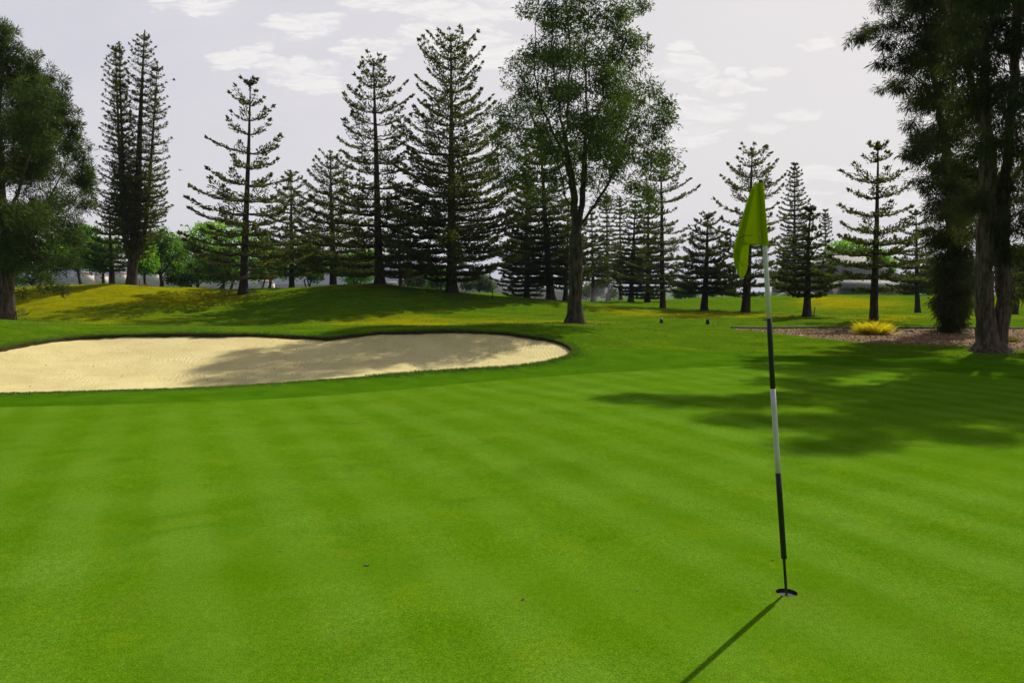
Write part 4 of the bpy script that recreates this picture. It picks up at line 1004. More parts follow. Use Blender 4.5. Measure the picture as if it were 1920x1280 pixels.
# ------------------------------------------------------------------ far land
def hills(name, label, prof, Y, depth, mat, z0=-12, kind='structure', seed=3, rough=1.0):
    """ridge with real depth: profile of (px, py) on its crest line at distance Y, falling away in front and behind"""
    rg = np.random.default_rng(seed)
    a = np.array([(at(p_, q_, Y)[0], at(p_, q_, Y)[2]) for p_, q_ in prof])
    X = np.linspace(a[0, 0], a[-1, 0], 240); top = np.interp(X, a[:, 0], a[:, 1])
    ph = rg.random(12) * 6.28
    rows = np.linspace(-1, 1, 25); V = []
    for r_ in rows:
        k = (1 - abs(r_) ** 1.5)
        bump = sum(np.sin(X / (depth * (0.9 / (j + 1))) + ph[j] + r_ * (2 + j)) / (j + 1) for j in range(6)) * depth * 0.012 * rough * (1 - abs(r_)) * min(1, abs(r_) * 4)
        V.append(np.column_stack([X, np.full(len(X), Y + r_ * depth) + 0 * X, z0 + (top - z0) * k + bump]))
    V = np.concatenate(V); n = len(X); i = np.arange(len(rows) - 1)[:, None] * n; j = np.arange(n - 1)[None]
    Q = np.stack([i + j, i + j + 1, i + n + j + 1, i + n + j], -1).reshape(-1, 4)
    o = mesh_np(name, V, Q, None, mat, None, True); o['kind'] = kind
    return o


def scrub(name, a, b, scale):
    m, t = mat_new(name); pos = t.new('ShaderNodeNewGeometry').outputs['Position']
    n = t.noise(pos, scale, 6, 0.7); n2 = t.noise(pos, scale * .2, 3)
    c = t.mix(t.ramp(n, .4, .62), a, b); c = t.mix(t.ramp(n2, .4, .6, 0, .3), c, (0.08, 0.07, 0.05))
    t.new('ShaderNodeOutputMaterial', ins={0: t.new('ShaderNodeBsdfDiffuse', ins={0: c}).outputs[0]}); return m


M['hill'] = scrub('scrub_hill', (0.03, 0.04, 0.03), (0.06, 0.06, 0.045), 0.02)
M['slope'] = scrub('suburb_slope', (0.02, 0.035, 0.016), (0.08, 0.075, 0.05), 0.05)
hills('hills', '', [(-900, 520), (-500, 498), (-200, 505), (0, 496), (150, 503), (300, 497), (450, 506), (600, 494), (700, 484), (780, 486), (850, 500), (900, 516), (960, 529), (1040, 541), (1150, 546)], 2500, 500, M['hill'], -30, seed=4)
hills('hillside', '', [(-900, 538), (-400, 530), (0, 522), (180, 518), (330, 524), (480, 532), (640, 533), (800, 536), (900, 528), (960, 536), (1030, 545), (1080, 549)], 900, 250, M['slope'], -25, seed=6)

M['wall_pale'] = plain('pale_render', (0.62, 0.56, 0.50), 0.8); M['tile'] = plain('roof_tiles', (0.30, 0.20, 0.16), 0.8); M['glass_dark'] = plain('dark_glass', (0.02, 0.025, 0.03), 0.15)
M['roof_grey'] = plain('weathered_grey_roof', (0.30, 0.29, 0.275), 0.85, 0, 0.25, 3, 0.2)
M['wall_grey'] = plain('grey_wall', (0.28, 0.26, 0.25), 0.85, 0, 0.1, 2)


def house(P, w, d, h, label, rot=0.0, roof='tile', group='distant houses on the hillside'):
    root = empty('house', P, label, 'house', group); root.rotation_euler = (0, 0, rot)
    g = Geo(); g.box(-w / 2, w / 2, -d / 2, d / 2, -3, h); g.link('wall', M['wall_pale'], root, False)
    e = 0.4; r_ = h + d * 0.28
    g = Geo(); V = [(-w / 2 - e, -d / 2 - e, h + .01), (w / 2 + e, -d / 2 - e, h + .01), (w / 2 + e, d / 2 + e, h + .01), (-w / 2 - e, d / 2 + e, h + .01), (-w / 2 + d * .35, 0, r_), (w / 2 - d * .35, 0, r_)]
    g.add(V, [(0, 1, 5, 4), (2, 3, 4, 5), (0, 3, 2, 1)], [(1, 2, 5), (3, 0, 4)]); g.link('roof', M[roof], root, False)
    for k in (-.28, .28):
        g = Geo(); g.box(w * k - .7, w * k + .7, -d / 2 - .03, -d / 2 + .03, h * .35, h * .75); g.link('window', M['glass_dark'], root, False)


rgh = random.Random(9)
HS = [(158, 521, 'leftmost distant house, seen under the left she-oak'), (172, 529, 'distant house left of the low olive pine'), (188, 524, 'distant house just left of the leaning small tree'), (226, 521, 'distant house between the olive pine and the column pine trunk'),
      (236, 529, 'lower distant house beside the column pine trunk'), (285, 520, 'distant house between the two small trees right of the column pine'), (318, 528, 'distant house right of the small tree pair'), (338, 533, 'low distant house left of the shady thin-stemmed tree'),
      (500, 538, 'distant house right of the tall open pine trunk'), (735, 540, 'distant house right of the crest pine trunk'), (760, 536, 'distant house below the blue hill, beside the slim shaded pine'), (868, 534, 'distant house right of the tallest mound pine trunk'), (938, 541, 'larger pale distant house with flat light roof left of the broad dark pine'), (960, 547, 'low pale distant house by the right end of the hillside'), (974, 538, 'small distant house highest at the right end of the hillside')]
for (a, b, lab) in HS:
    P = at(a, b, rgh.uniform(600, 660)); house(P, rgh.uniform(9, 17), 9, 3.2, lab, rgh.uniform(-.4, .4))

# grey-roofed clubhouse behind the right-hand rise
CY = 98.0
def cpx(a, b, dy=0.0): return at(a, b, CY + dy)
club = empty('clubhouse', [cpx(1570, 556)[0], CY, tz(cpx(1570, 556)[0], CY)], 'large grey building with steep hipped roofs behind the grassy rise on the right', 'building')
co_ = np.array(club.location)
def hip(x0, x1, ye, xr0, xr1, yr, dy, dep, name='roof', hgt=None):
    """eaves from px x0..x1 at py ye, ridge from px xr0..xr1 at py yr"""
    s = CY + dy; k = s / F
    X0, X1 = at(x0, ye, s)[0], at(x1, ye, s)[0]; Ze = at(x0, ye, s)[2]; R0, R1 = at(xr0, yr, s)[0], at(xr1, yr, s)[0]; Zr = at(x0, yr, s)[2]
    V = [(X0, s - dep, Ze), (X1, s - dep, Ze), (X1, s + dep, Ze), (X0, s + dep, Ze), (R0, s, Zr), (R1, s, Zr)]
    g = Geo(); g.add(V, [(0, 1, 5, 4), (2, 3, 4, 5), (0, 3, 2, 1)], [(1, 2, 5), (3, 0, 4)]); r_ = g.link(name, M['roof_grey'], club, False, co_)
    g = Geo(); g.tube([V[4], V[5]], 0.12, 6); g.link('ridge_cap', M['wall_grey'], r_, False, co_)
    g = Geo(); g.box(X0 + .6, X1 - .6, s - dep + .6, s + dep - .6, -1.0, Ze - .02); g.link('wall', M['wall_grey'], club, False, co_)
    n = max(2, int((X1 - X0) / 3))
    for q_ in range(n):
        xx = X0 + (q_ + .5) * (X1 - X0) / n
        g = Geo(); g.box(xx - .6, xx + .6, s - dep + .55, s - dep + .59, Ze - 2.0, Ze - .7); w_ = g.link('window', M['glass_dark'], club, False, co_)
        g = Geo(); g.box(xx - .7, xx + .7, s - dep + .50, s - dep + .56, Ze - 2.12, Ze - 2.0); g.link('sill', M['wall_pale'], w_, False, co_)
hip(1498, 1652, 519, 1546, 1614, 477, 0, 5.5)
hip(1560, 1682, 541, 1574, 1660, 524, -9, 3.0)
hip(1466, 1530, 556, 1484, 1500, 541, -8, 3.0)
hip(1455, 1515, 512, 1482, 1490, 496, 8, 4.0)

# air that turns far things blue
m, t = mat_new('haze')
vol = t.new('ShaderNodeVolumePrincipled', ins={'Color': (0.55, 0.62, 0.95, 1), 'Density': 0.00020, 'Anisotropy': 0.0})
o_ = t.new('ShaderNodeOutputMaterial'); t.l.new(vol.outputs[0], o_.inputs['Volume'])
g = Geo(); g.box(-4200, 4200, -1500, 4200, -60, 128); hz = g.link('haze', m, None, False); tag(hz, 'thin pale air that turns the far hills blue', 'haze', kind='stuff')


# ------------------------------------------------------------------ small things on the ground
def tuft(name, label, cat, P, rx, ry, h, mat, n, seed, group=None):
    rg = np.random.default_rng(seed); root = empty(name, P, label, cat, group)
    a = rg.random(n) * 6.28; r_ = np.sqrt(rg.random(n))
    lump = 1 + .25 * np.sin(a * 3 + 1)
    sub = rg.integers(0, 6, n); sa = rg.random(6) * 6.28; sr_ = rg.uniform(.3, .8, 6); sh_ = rg.uniform(.65, 1.15, 6)
    B = np.column_stack([P[0] + np.cos(a) * r_ * rx * .6 * lump, P[1] + np.sin(a) * r_ * ry * .6, np.full(n, P[2] - .03)])
    D = np.column_stack([np.cos(a) * r_, np.sin(a) * r_, np.full(n, 1.0)]) + rg.normal(0, .25, (n, 3)); D = norm(D)
    B[:, 0] = P[0] + (np.cos(sa) * sr_)[sub] * rx + np.cos(a) * r_ * rx * .3; B[:, 1] = P[1] + (np.sin(sa) * sr_)[sub] * ry + np.sin(a) * r_ * ry * .3
    L = h * rg.uniform(.6, 1.15, n) * sh_[sub]; W_ = rg.uniform(.005, .013, n)
    S_ = norm(np.cross(D, rg.normal(size=D.shape)))
    # blades bend over: two segments
    mid = B + D * (L * .6)[:, None]; out = norm(np.column_stack([np.cos(a), np.sin(a), np.full(n, .1)]) + rg.normal(0, .3, (n, 3)))
    tip = mid + (D * .35 + out * .65) * (L * .55)[:, None]
    w = (S_ * W_[:, None])
    V = np.stack([B - w, B + w, mid + w, mid - w, tip], 1).reshape(-1, 3); i = np.arange(n)[:, None] * 5
    mesh_np('blades', V - P, i + [0, 1, 2, 3], i + [3, 2, 4], M[mat], root)
    return root


P = hit(1635, 628); tuft('grass_clump', 'bright golden clump of ornamental grass in the mulch bed below the layered pine', 'ornamental grass', P, .36, .34, .62, 'gold_grass', 2300, 1)
P = hit(1892, 643); tuft('grass_clump', 'small dry brown grass clump in the mulch right of the fluted trunk', 'ornamental grass', P, .22, .2, .28, 'brown_grass', 500, 2)
P = hit(1600, 630); tuft('grass_clump', 'tiny dry twig-like plant just left of the golden clump', 'ornamental grass', P, .06, .06, .2, 'brown_grass', 60, 3)
P = ground(262, 46); tuft('weed_clump', 'low dark weeds at the foot of the four-stemmed column pine', 'weed', P + [.3, 0, 0], .5, .3, .15, 'brown_grass', 400, 4)

M['iron'] = plain('dark_iron', (0.02, 0.02, 0.02), 0.5, 0.0, .2); M['plastic_pale'] = plain('pale_plastic', (0.35, 0.34, 0.32), .5)
M['concrete'] = plain('concrete', (0.13, 0.125, 0.10), .9, 0, .2, 6, .1)


def lathe(prof, k=16):
    th = np.arange(k) * 2 * math.pi / k; V = [(r_ * math.cos(a), r_ * math.sin(a), z) for r_, z in prof for a in th]
    n = len(prof); Q = [(i * k + j, i * k + (j + 1) % k, (i + 1) * k + (j + 1) % k, (i + 1) * k + j) for i in range(n - 1) for j in range(k)]
    return np.array(V), Q


for (a, Y, lab) in ((1241, 31.0, 'small marker post with a pale cap, right of the gum trunk'), (1328, 30.0, 'small dark marker post, the nearer to the flagstick of two')):
    P = ground(a, Y); root = empty('marker_post', P, lab, 'marker post', 'low marker posts on the fairway edge')
    V, Q = lathe([(.001, -.05), (.075, -.05), (.075, .13), (.06, .145), (.001, .145)]); g = Geo(); g.add(V, Q); g.link('post', M['iron'], root)
    V, Q = lathe([(.001, .146), (.055, .146), (.06, .19), (.03, .215), (.001, .215)]); g = Geo(); g.add(V, Q); g.link('cap', M['plastic_pale'] if a == 1241 else M['iron'], root)
for (a, Y, h_, lab, ln) in ((923, 44, .55, 'thin dark stake on the shaded slope left of the dense dark pines', .06), (1527, 36.2, .42, 'thin short stake beside the small pine with the swollen foot', .05), (262, 46.5, .32, 'short dark stake right of the column pine trunk', .0), (1066, 40, .3, 'thin pale stake near the left foot of the gum tree', .02)):
    P = ground(a, Y); g = Geo(); g.tube([[0, 0, -.05], [ln * .4, 0, h_ * .5], [ln, 0, h_]], [.025, .022, .018], 6); g.tube([[ln - .05, 0, h_ - .03], [ln + .05, 0, h_ - .03]], .012, 5)
    o = g.link('garden_stake', M['iron'], None); o.location = tuple(P); tag(o, lab, 'stake', 'thin stakes in the grass')

# concrete kerb of the cart path along the far side of the mulch bed
kp = np.array([hit(a, b)[:2] for a, b in ((1372, 615.6), (1500, 615.6), (1650, 616), (1800, 616), (1920, 616.8), (2150, 618))])
kp = smooth_loop(kp, 0.5, closed=False); kt = norm(np.gradient(kp, axis=0)); kn = np.stack([-kt[:, 1], kt[:, 0]], 1)
V = []
for s_, z_ in ((0, -.2), (0, .055), (.02, .065), (.10, .065), (.10, -.2)):
    q_ = kp + kn * s_; V.append(np.column_stack([q_, terrain(q_[:, 0], q_[:, 1]) + z_]))
n = len(kp); V = np.concatenate(V); Q = [(r_ * n + i, r_ * n + i + 1, (r_ + 1) * n + i + 1, (r_ + 1) * n + i) for r_ in range(4) for i in range(n - 1)]
kb = mesh_np('kerb', V, Q, None, M['concrete']); kb['kind'] = 'structure'

# sprinkler: a rotor head, its falling jet and drifting mist
SP = ground(1128, 62)
root = empty('sprinkler', SP, 'small irrigation sprinkler head on the grass at the foot of the mist', 'sprinkler')
V, Q = lathe([(.001, -.05), (.05, -.05), (.05, .12), (.035, .16), (.001, .16)], 12); g = Geo(); g.add(V, Q); g.link('body', M['iron'], root)
g = Geo(); g.tube([[0, 0, .14], [.05, 0, .2], [.12, 0, .26]], [.014, .012, .01], 6); g.link('nozzle', M['iron'], root)
m, t = mat_new('water_drops')
d_ = t.new('ShaderNodeBsdfDiffuse', ins={0: (.8, .8, .85, 1)}).outputs[0]; tr_ = t.new('ShaderNodeBsdfTranslucent', ins={0: (.85, .85, .9, 1)}).outputs[0]
t.new('ShaderNodeOutputMaterial', ins={0: t.new('ShaderNodeMixShader', ins={0: .6, 1: d_, 2: tr_}).outputs[0]}); M['drops'] = m
rg = np.random.default_rng(8)
LPs = []
for (path, n_, sp_) in (([(1128, 566), (1136, 545), (1148, 530), (1160, 523), (1168, 527), (1174, 542), (1178, 556), (1182, 567)], 1500, .05),
                        ([(1128, 566), (1134, 548), (1142, 535), (1150, 534), (1156, 548), (1161, 563)], 500, .06)):
    a = np.array([at(x, y, 62) for x, y in path]); s_ = np.linspace(0, 1, len(a)); u_ = rg.random(n_) ** .7
    q_ = np.stack([np.interp(u_, s_, a[:, c]) for c in range(3)], 1) + rg.normal(0, 1, (n_, 3)) * (sp_ + .16 * u_[:, None]); LPs.append(q_)
Pw = np.concatenate(LPs)
jet = leaf_mesh('water_jet', Pw, rg.normal(0, .3, Pw.shape) + [0.1, 0, -1], rg.uniform(.04, .13, len(Pw)), rg.uniform(.004, .010, len(Pw)), m, None, (0, 0, 0), rg)
tag(jet, 'fine white jet of sprinkler water arching and falling beside the dark trunk', 'water spray', kind='stuff')
m, t = mat_new('mist')
obj_ = t.new('ShaderNodeTexCoord').outputs['Object']
ln_ = t.new('ShaderNodeVectorMath', operation='LENGTH', ins={0: t.new('ShaderNodeMapping', ins={0: obj_, 3: (1 / 2.6, 1 / 1.8, 1 / 1.3)}).outputs[0]}).outputs['Value']
den = t.math('MULTIPLY', t.math('MULTIPLY', t.ramp(ln_, 1.0, 0.1), t.ramp(t.noise(obj_, .9, 4), .3, .7)), 0.16)
vol = t.new('ShaderNodeVolumePrincipled', ins={'Color': (0.9, 0.9, 0.95, 1), 'Density': den, 'Anisotropy': 0.5}); o_ = t.new('ShaderNodeOutputMaterial'); t.l.new(vol.outputs[0], o_.inputs['Volume'])
bpy.context.view_layer.update()
th = np.linspace(0, math.pi, 13); V = []
for a in th:
    for b in np.arange(20) * 2 * math.pi / 20: V.append((2.6 * math.sin(a) * math.cos(b), 1.8 * math.sin(a) * math.sin(b), 1.3 * math.cos(a)))
Q = [(i * 20 + j, (i + 1) * 20 + j, (i + 1) * 20 + (j + 1) % 20, i * 20 + (j + 1) % 20) for i in range(12) for j in range(20)]
mi = mesh_np('water_mist', V, Q, None, m, None, True); mi.location = (at(1132, 552, 62)[0], 62, SP[2] + .5); tag(mi, 'soft patch of white sprinkler mist drifting over the grass behind the gum trunk', 'mist', kind='stuff')

# uncut tussocks in the rough, and brown litter under the trees
rg = np.random.default_rng(31)
n_ = 420000
u_ = rg.uniform(-.74, .74, n_); y_ = np.exp(rg.uniform(math.log(16.5), math.log(62), n_)); x_ = u_ * y_
gn = np.sin(x_ * 1.9 + 1.3 * np.sin(y_ * .7)) * np.sin(y_ * 1.6 + 1.1 * np.sin(x_ * .9)) + .6 * np.sin(x_ * 5.1 + y_ * 2.0) * np.sin(y_ * 4.3 - x_)
kk = (gn + rg.normal(0, .5, n_) > .55); x_ = x_[kk]; y_ = y_[kk]
kk = (sdf(x_, y_, COLL) < -.1); x_ = x_[kk]; y_ = y_[kk]
kk = ~inside(x_, y_, BUNK); x_ = x_[kk]; y_ = y_[kk]
kk = ~inside(x_, y_, MULCH); x_ = x_[kk]; y_ = y_[kk]
n_ = len(x_); D = np.column_stack([rg.normal(0, .5, n_), rg.normal(0, .5, n_), np.ones(n_)])
rgs = leaf_mesh('rough_grass', np.column_stack([x_, y_, terrain(x_, y_) - .004]), D, rg.uniform(.025, .06, n_) * np.clip(y_ / 22, .8, 1.5), rg.uniform(.003, .006, n_) * np.clip(y_ / 22, .8, 1.8), M['blade'], None, (0, 0, 0), rg)
tag(rgs, 'uncut tussocky rough grass over the mounds and banks', 'grass', kind='stuff')
M['litter'] = foliage_mat('litter', (0.09, 0.06, 0.03), (0.14, 0.10, 0.045), (0.24, 0.17, 0.08), 0.1)
LPt = []
for o in list(bpy.data.objects):
    if o.type == 'EMPTY' and o.get('category') in ('pine tree', 'gum tree', 'she-oak tree') and o.location.y < 60:
        m_ = 420; rr = rg.exponential(1.1, m_); a_ = rg.random(m_) * 6.28
        LPt.append(np.column_stack([o.location.x + rr * np.cos(a_), o.location.y + rr * np.sin(a_)]))
LPt = np.concatenate(LPt); LPt = LPt[sdf(LPt[:, 0], LPt[:, 1], COLL) < 0]; LPt = LPt[~inside(LPt[:, 0], LPt[:, 1], BUNK)]
n_ = len(LPt); D = rg.normal(size=(n_, 3)); D[:, 2] = np.abs(D[:, 2]) * .25 + .05
lit = leaf_mesh('leaf_litter', np.column_stack([LPt, terrain(LPt[:, 0], LPt[:, 1]) + .012]), D, rg.uniform(.04, .13, n_), rg.uniform(.004, .016, n_), M['litter'], None, (0, 0, 0), rg)
tag(lit, 'brown dropped needles and twigs lying round the feet of the trees', 'leaf litter', kind='stuff')

n_ = 1100; x_ = rg.uniform(BUNK[:, 0].min(), BUNK[:, 0].max(), n_); y_ = rg.uniform(BUNK[:, 1].min(), BUNK[:, 1].max(), n_)
dd_ = sdf(x_, y_, BUNK); kk = (dd_ > .08) & (rg.random(n_) < .25 + .75 * (x_ > -6)); x_, y_, dd_ = x_[kk], y_[kk], dd_[kk]; n_ = len(x_)
D = rg.normal(size=(n_, 3)); D[:, 2] = np.abs(D[:, 2]) * .3 + .05
ls = leaf_mesh('bunker_litter', np.column_stack([x_, y_, terrain(x_, y_) - 0.070 - 0.13 * (1 - np.exp(-dd_ / 1.2))]), D, rg.uniform(.015, .05, n_), rg.uniform(.003, .009, n_), M['litter'], None, (0, 0, 0), rg)
tag(ls, 'specks of leaf and bark lying on the sand of the bunker', 'leaf litter', kind='stuff')

# fallen leaves and small debris on the green
M['leaf_dry'] = plain('dry_leaf', (0.20, 0.13, 0.06), .8, 0, .3)
for (a, b, s_, lab) in ((688, 1060, .016, 'small curled grey-brown leaf on the green, left of centre'), (981, 1123, .012, 'tiny brown leaf on the green below the middle of the picture'), (1449, 1050, .010, 'tiny dark fleck on the green just left of the flagstick foot'),
                        (526, 1033, .008, 'tiny dark fleck left of the curled leaf'), (1195, 1107, .007, 'tiny pale fleck between the leaf and the hole'), (808, 985, .007, 'tiny dark fleck far above the curled leaf')):
    P = hit(a, b); rg = np.random.default_rng(a)
    n = 7; tt = np.linspace(-1, 1, n); w_ = (1 - tt ** 2) * .42 + .02
    rot = rg.random() * 3
    V = []
    for k_ in (-1, 0, 1):
        for i in range(n): V.append((tt[i] * s_, k_ * w_[i] * s_, .002 + s_ * (.35 * abs(k_) + .25 * tt[i] ** 2)))
    V = np.array(V); c_, s2 = math.cos(rot), math.sin(rot); V[:, :2] = V[:, :2] @ np.array([[c_, s2], [-s2, c_]])
    Q = [(r_ * n + i, r_ * n + i + 1, (r_ + 1) * n + i + 1, (r_ + 1) * n + i) for r_ in range(2) for i in range(n - 1)]
    o = mesh_np('fallen_leaf', V, Q, None, M['leaf_dry'], None, True); o.location = tuple(P); tag(o, lab, 'leaf', 'bits of leaf on the green')
    md = o.modifiers.new('thick', 'SOLIDIFY'); md.thickness = .0008

M['bird'] = plain('dark_feathers', (0.03, 0.028, 0.025), .8)
for (a, b, lab, w_) in ((326, 151, 'tiny dark bird flying level with the top of the column pine', .14), (338, 320, 'tiny dark bird flying lower, right of the column pine', .10)):
    g = Geo(); g.tube([[-.09, 0, 0], [-.05, 0, .006], [.01, 0, .01], [.06, 0, .006], [.09, 0, .008]], [.004, .016, .022, .014, .003], 8)
    for sg_ in (-1, 1): g.add([[-.05, 0, .02], [.06, 0, .02], [.04, sg_ * w_, .08], [-.06, sg_ * w_ * .9, .07], [-.06, sg_ * w_ * 1.7, .05]], [(0, 1, 2, 3)], [(3, 2, 4)])
    g.add([[-.12, -.02, .01], [-.12, .02, .01], [-.20, .03, .0], [-.20, -.03, .0]], [(0, 1, 2, 3)])
    o = g.link('bird', M['bird'], None); o.location = tuple(at(a, b, 44)); o.rotation_euler = (0, .1, .5 if a == 326 else 2.5); tag(o, lab, 'bird', 'birds in the sky')

# ------------------------------------------------------------------ hole and flagstick
PZ = PIN[2]
M['cup_white'] = plain('cup_white', (0.72, 0.72, 0.70), .5); M['soil'] = plain('cut_soil', (0.028, 0.018, 0.012), .95, 0, .4, 60, .1, .6)
cup = empty('hole_cup', (PIN[0], PIN[1], PZ), 'round golf hole cut in the green with a white cup inside, under the flagstick', 'golf hole')
hz_ = terrain(HOLE[:, 0], HOLE[:, 1])
V = np.vstack([np.column_stack([HOLE, hz_]), np.column_stack([HOLE, np.full(nh, PZ - .024)])]); i = np.arange(nh); Q = np.stack([i, i + nh, (i + 1) % nh + nh, (i + 1) % nh], 1)
mesh_np('soil_rim', V - PIN, Q, None, M['soil'], cup, True)
V, Q = lathe([(HOLE_R, -.0241), (HOLE_R - .004, -.022), (HOLE_R - .004, -.12), (.002, -.125)], 40); g = Geo(); g.add(V, [q_[::-1] for q_ in Q]); g.link('cup_liner', M['cup_white'], cup)

FY = PIN[1]
flag_root = empty('flagstick', (PIN[0], PIN[1], PZ), 'leaning black and white striped flagstick with a lime flag, standing in the hole', 'flagstick')
def pz(py): return at(1470, py, FY)[2]
def pole_pt(a, b): return at(a, b, FY)
M['pole_white'] = plain('white_pole_paint', (0.66, 0.60, 0.66), .35, 0, .04, 30); M['pole_black'] = plain('black_pole_paint', (0.012, 0.013, 0.015), .4, 0, .3, 20)
M['ferrule'] = plain('dark_ferrule', (0.02, 0.03, 0.02), .4, .3)
pole = [(1427, 342), (1434, 462), (1442, 597), (1449, 728), (1459, 886), (1470, 1046), (1474.2, 1110)]
wid = [4.2, 4.4, 5.0, 5.2, 5.5, 5.0]
def seg(i0, i1, w0, w1, mat, name, y0=None):
    A, B = pole_pt(*pole[i0]), pole_pt(*pole[i1]); k = FY / F
    g = Geo(); t_ = np.linspace(0, 1, 5)[:, None]; g.tube(A * (1 - t_) + B * t_, np.linspace(w0, w1, 5) * k, 20); return g.link(name, M[mat], flag_root, True, PIN)
seg(0, 2, 4.0, 4.6, 'pole_white', 'pole_section'); seg(2, 3, 4.8, 5.0, 'pole_black', 'pole_section'); seg(3, 4, 4.9, 5.1, 'pole_white', 'pole_section'); seg(4, 5, 5.3, 5.3, 'pole_black', 'pole_section')
A, B = pole_pt(*pole[5]), pole_pt(*pole[6]); dv = norm(B - A); g = Geo(); g.tube(np.array([A - dv * .004, A + dv * .004, B, B + dv * .09]), np.array([5.0, 2.7, 2.6, 2.6]) * FY / F, 16); g.link('ferrule', M['ferrule'], flag_root, True, PIN)
g = Geo(); A = pole_pt(1426.6, 337); g.tube(np.array([A, pole_pt(1427, 343)]), np.array([3.0, 4.3]) * FY / F, 14); g.link('pole_cap', M['iron'], flag_root, True, PIN)

m, t = mat_new('flag_cloth')
pos = t.new('ShaderNodeTexCoord').outputs['Object']
wv = t.noise(pos, 400, 2); c = t.mix(t.noise(pos, 14, 3), (0.34, 0.46, 0.004), (0.40, 0.52, 0.005))
bmp = t.new('ShaderNodeBump', ins={'Strength': .2, 'Distance': .001, 'Height': wv}).outputs[0]
d_ = t.new('ShaderNodeBsdfDiffuse', ins={0: c, 'Normal': bmp}).outputs[0]; tr_ = t.new('ShaderNodeBsdfTranslucent', ins={0: t.mix(1.0, c, (1.05, 1.0, .6), 'MULTIPLY')}).outputs[0]
t.new('ShaderNodeOutputMaterial', ins={0: t.new('ShaderNodeMixShader', ins={0: .52, 1: d_, 2: tr_}).outputs[0]}); M['flag'] = m


def panel(L_, R_, nv=30, nu=16, dy=lambda u, v: 0.0):
    """cloth between two edge lines given as (px, py) lists, with depth offsets"""
    def rs(P, k):
        P = np.array(P, float); c_ = np.concatenate([[0], np.linalg.norm(np.diff(P, axis=0), axis=1).cumsum()]); t_ = np.linspace(0, c_[-1], k)
        return np.column_stack([np.interp(t_, c_, P[:, 0]), np.interp(t_, c_, P[:, 1])])
    l, r_ = rs(L_, nv), rs(R_, nv); V = []
    for i in range(nv):
        for j in range(nu):
            u = j / (nu - 1); v = i / (nv - 1); q_ = l[i] * (1 - u) + r_[i] * u; V.append(at(q_[0], q_[1], FY + dy(u, v)))
    Q = [(i * nu + j, (i + 1) * nu + j, (i + 1) * nu + j + 1, i * nu + j + 1) for i in range(nv - 1) for j in range(nu - 1)]
    return np.array(V), Q


g = Geo()
# front panel from the fold line on the left to the pole sleeve on the right
V, Q = panel([(1413, 348), (1405, 372), (1396, 402), (1388, 432), (1384, 447), (1381, 457)], [(1424, 344), (1426, 380), (1428, 420), (1430, 460)], 34, 18, lambda u, v: -.014 * (1 - u * .2) - .02 * math.sin(u * math.pi) * v + .010 * math.sin(u * 7 + v * 2) * v * (1 - u)); g.add(V, Q)
# tail folded down in front
V, Q = panel([(1384, 446), (1379, 462), (1376.5, 476), (1378, 494), (1383, 510), (1389.5, 524)], [(1404.5, 457.5), (1404, 470), (1402.5, 490), (1401, 505), (1398, 514), (1389.8, 524.2)], 26, 14, lambda u, v: -.034 - .012 * math.sin(u * 3.0) + .012 * math.sin(v * 3)); g.add(V, Q)
# rear layer of the cloth, its edge seen dark on the left
V, Q = panel([(1413, 345), (1402, 372), (1392, 405), (1383, 436), (1376, 462), (1374.5, 480), (1378, 500), (1386, 516)], [(1420, 344), (1412, 380), (1405, 415), (1398, 450), (1392, 470), (1391, 485), (1390, 500), (1388, 516)], 34, 10, lambda u, v: .012 + .012 * math.sin(v * 5)); g.add(V, Q)
fl = g.link('flag', M['flag'], flag_root, True, PIN)
md = fl.modifiers.new('thick', 'SOLIDIFY'); md.thickness = .0009
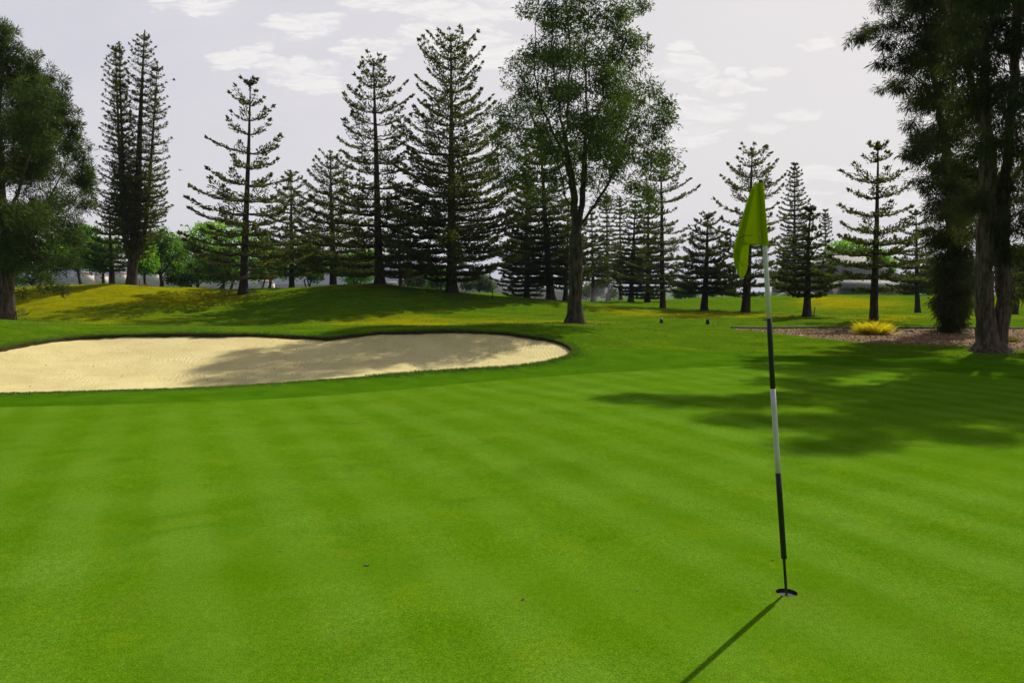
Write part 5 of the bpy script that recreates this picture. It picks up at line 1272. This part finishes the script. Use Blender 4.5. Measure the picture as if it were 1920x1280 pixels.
# sleeve round the pole
g = Geo(); path = [(1422.5 + 2.0 * 0, 343), (1425, 380), (1427.5, 420), (1430.5, 461)]
P = np.array([pole_pt(*p_) for p_ in path]); k = FY / F
n_ = 18; th = np.arange(n_) * 2 * math.pi / n_; V = []
tt = np.linspace(0, 1, 12)
for s_ in tt:
    a = np.interp(s_ * 118, [0, 37, 77, 118], [1426, 1428, 1430.5, 1433]); b = 342 + s_ * 118.5; w_ = 5.8 + 2.4 * s_
    for q_ in th: V.append(at(a + w_ * math.cos(q_) , b, FY + 5.6 * k * math.sin(q_) * 1.0))
Q = [(i * n_ + j, i * n_ + (j + 1) % n_, (i + 1) * n_ + (j + 1) % n_, (i + 1) * n_ + j) for i in range(11) for j in range(n_)]
g.add(V, Q); g.link('flag_sleeve', M['flag'], flag_root, True, PIN)
A = at(1424.5, 443, FY - .030); g = Geo(); g.tube(np.array([at(1423.5, 437.5, FY - .027), at(1425.2, 447.5, FY - .027)]), np.array([.0028, .0020]), 8); g.link('cable_tie', M['plastic_pale'], flag_root, True, PIN)
# small black script along the cloth (too small to read in the place: short pen strokes)
M['ink'] = plain('black_ink', (0.008, 0.01, 0.006), .6)
rg = random.Random(4); g = Geo()
def script(path, n, h, dyy):
    P = np.array(path, float); c_ = np.concatenate([[0], np.linalg.norm(np.diff(P, axis=0), axis=1).cumsum()])
    for i in range(n):
        s0 = c_[-1] * (i + rg.uniform(.0, .2)) / n; s1 = c_[-1] * (i + .85) / n; big = 1.9 if i in (n // 2, n - 1) else 1
        p0 = np.array([np.interp(s0, c_, P[:, 0]), np.interp(s0, c_, P[:, 1])]); p1 = np.array([np.interp(s1, c_, P[:, 0]), np.interp(s1, c_, P[:, 1])])
        dd = (p1 - p0) / (np.linalg.norm(p1 - p0) + 1e-6); nn = np.array([-dd[1], dd[0]])
        zs = [p0 + nn * h * .6, p0 - nn * h * big * .8, (p0 + p1) / 2 + nn * h * .3, p1 - nn * h * .7, p1 + nn * h * .6]
        g.tube(np.array([at(z_[0], z_[1], FY + dyy) for z_ in zs]), .0013, 4)
script([(1384, 447.5), (1389, 445), (1394, 442.8), (1400, 441.8), (1406, 441.4), (1411, 441.6)], 11, .8, -.052)
script([(1382.6, 469), (1384, 478), (1386.5, 488), (1389.5, 494), (1393, 499)], 10, .7, -.056)
g.link('lettering', M['ink'], flag_root, True, PIN)
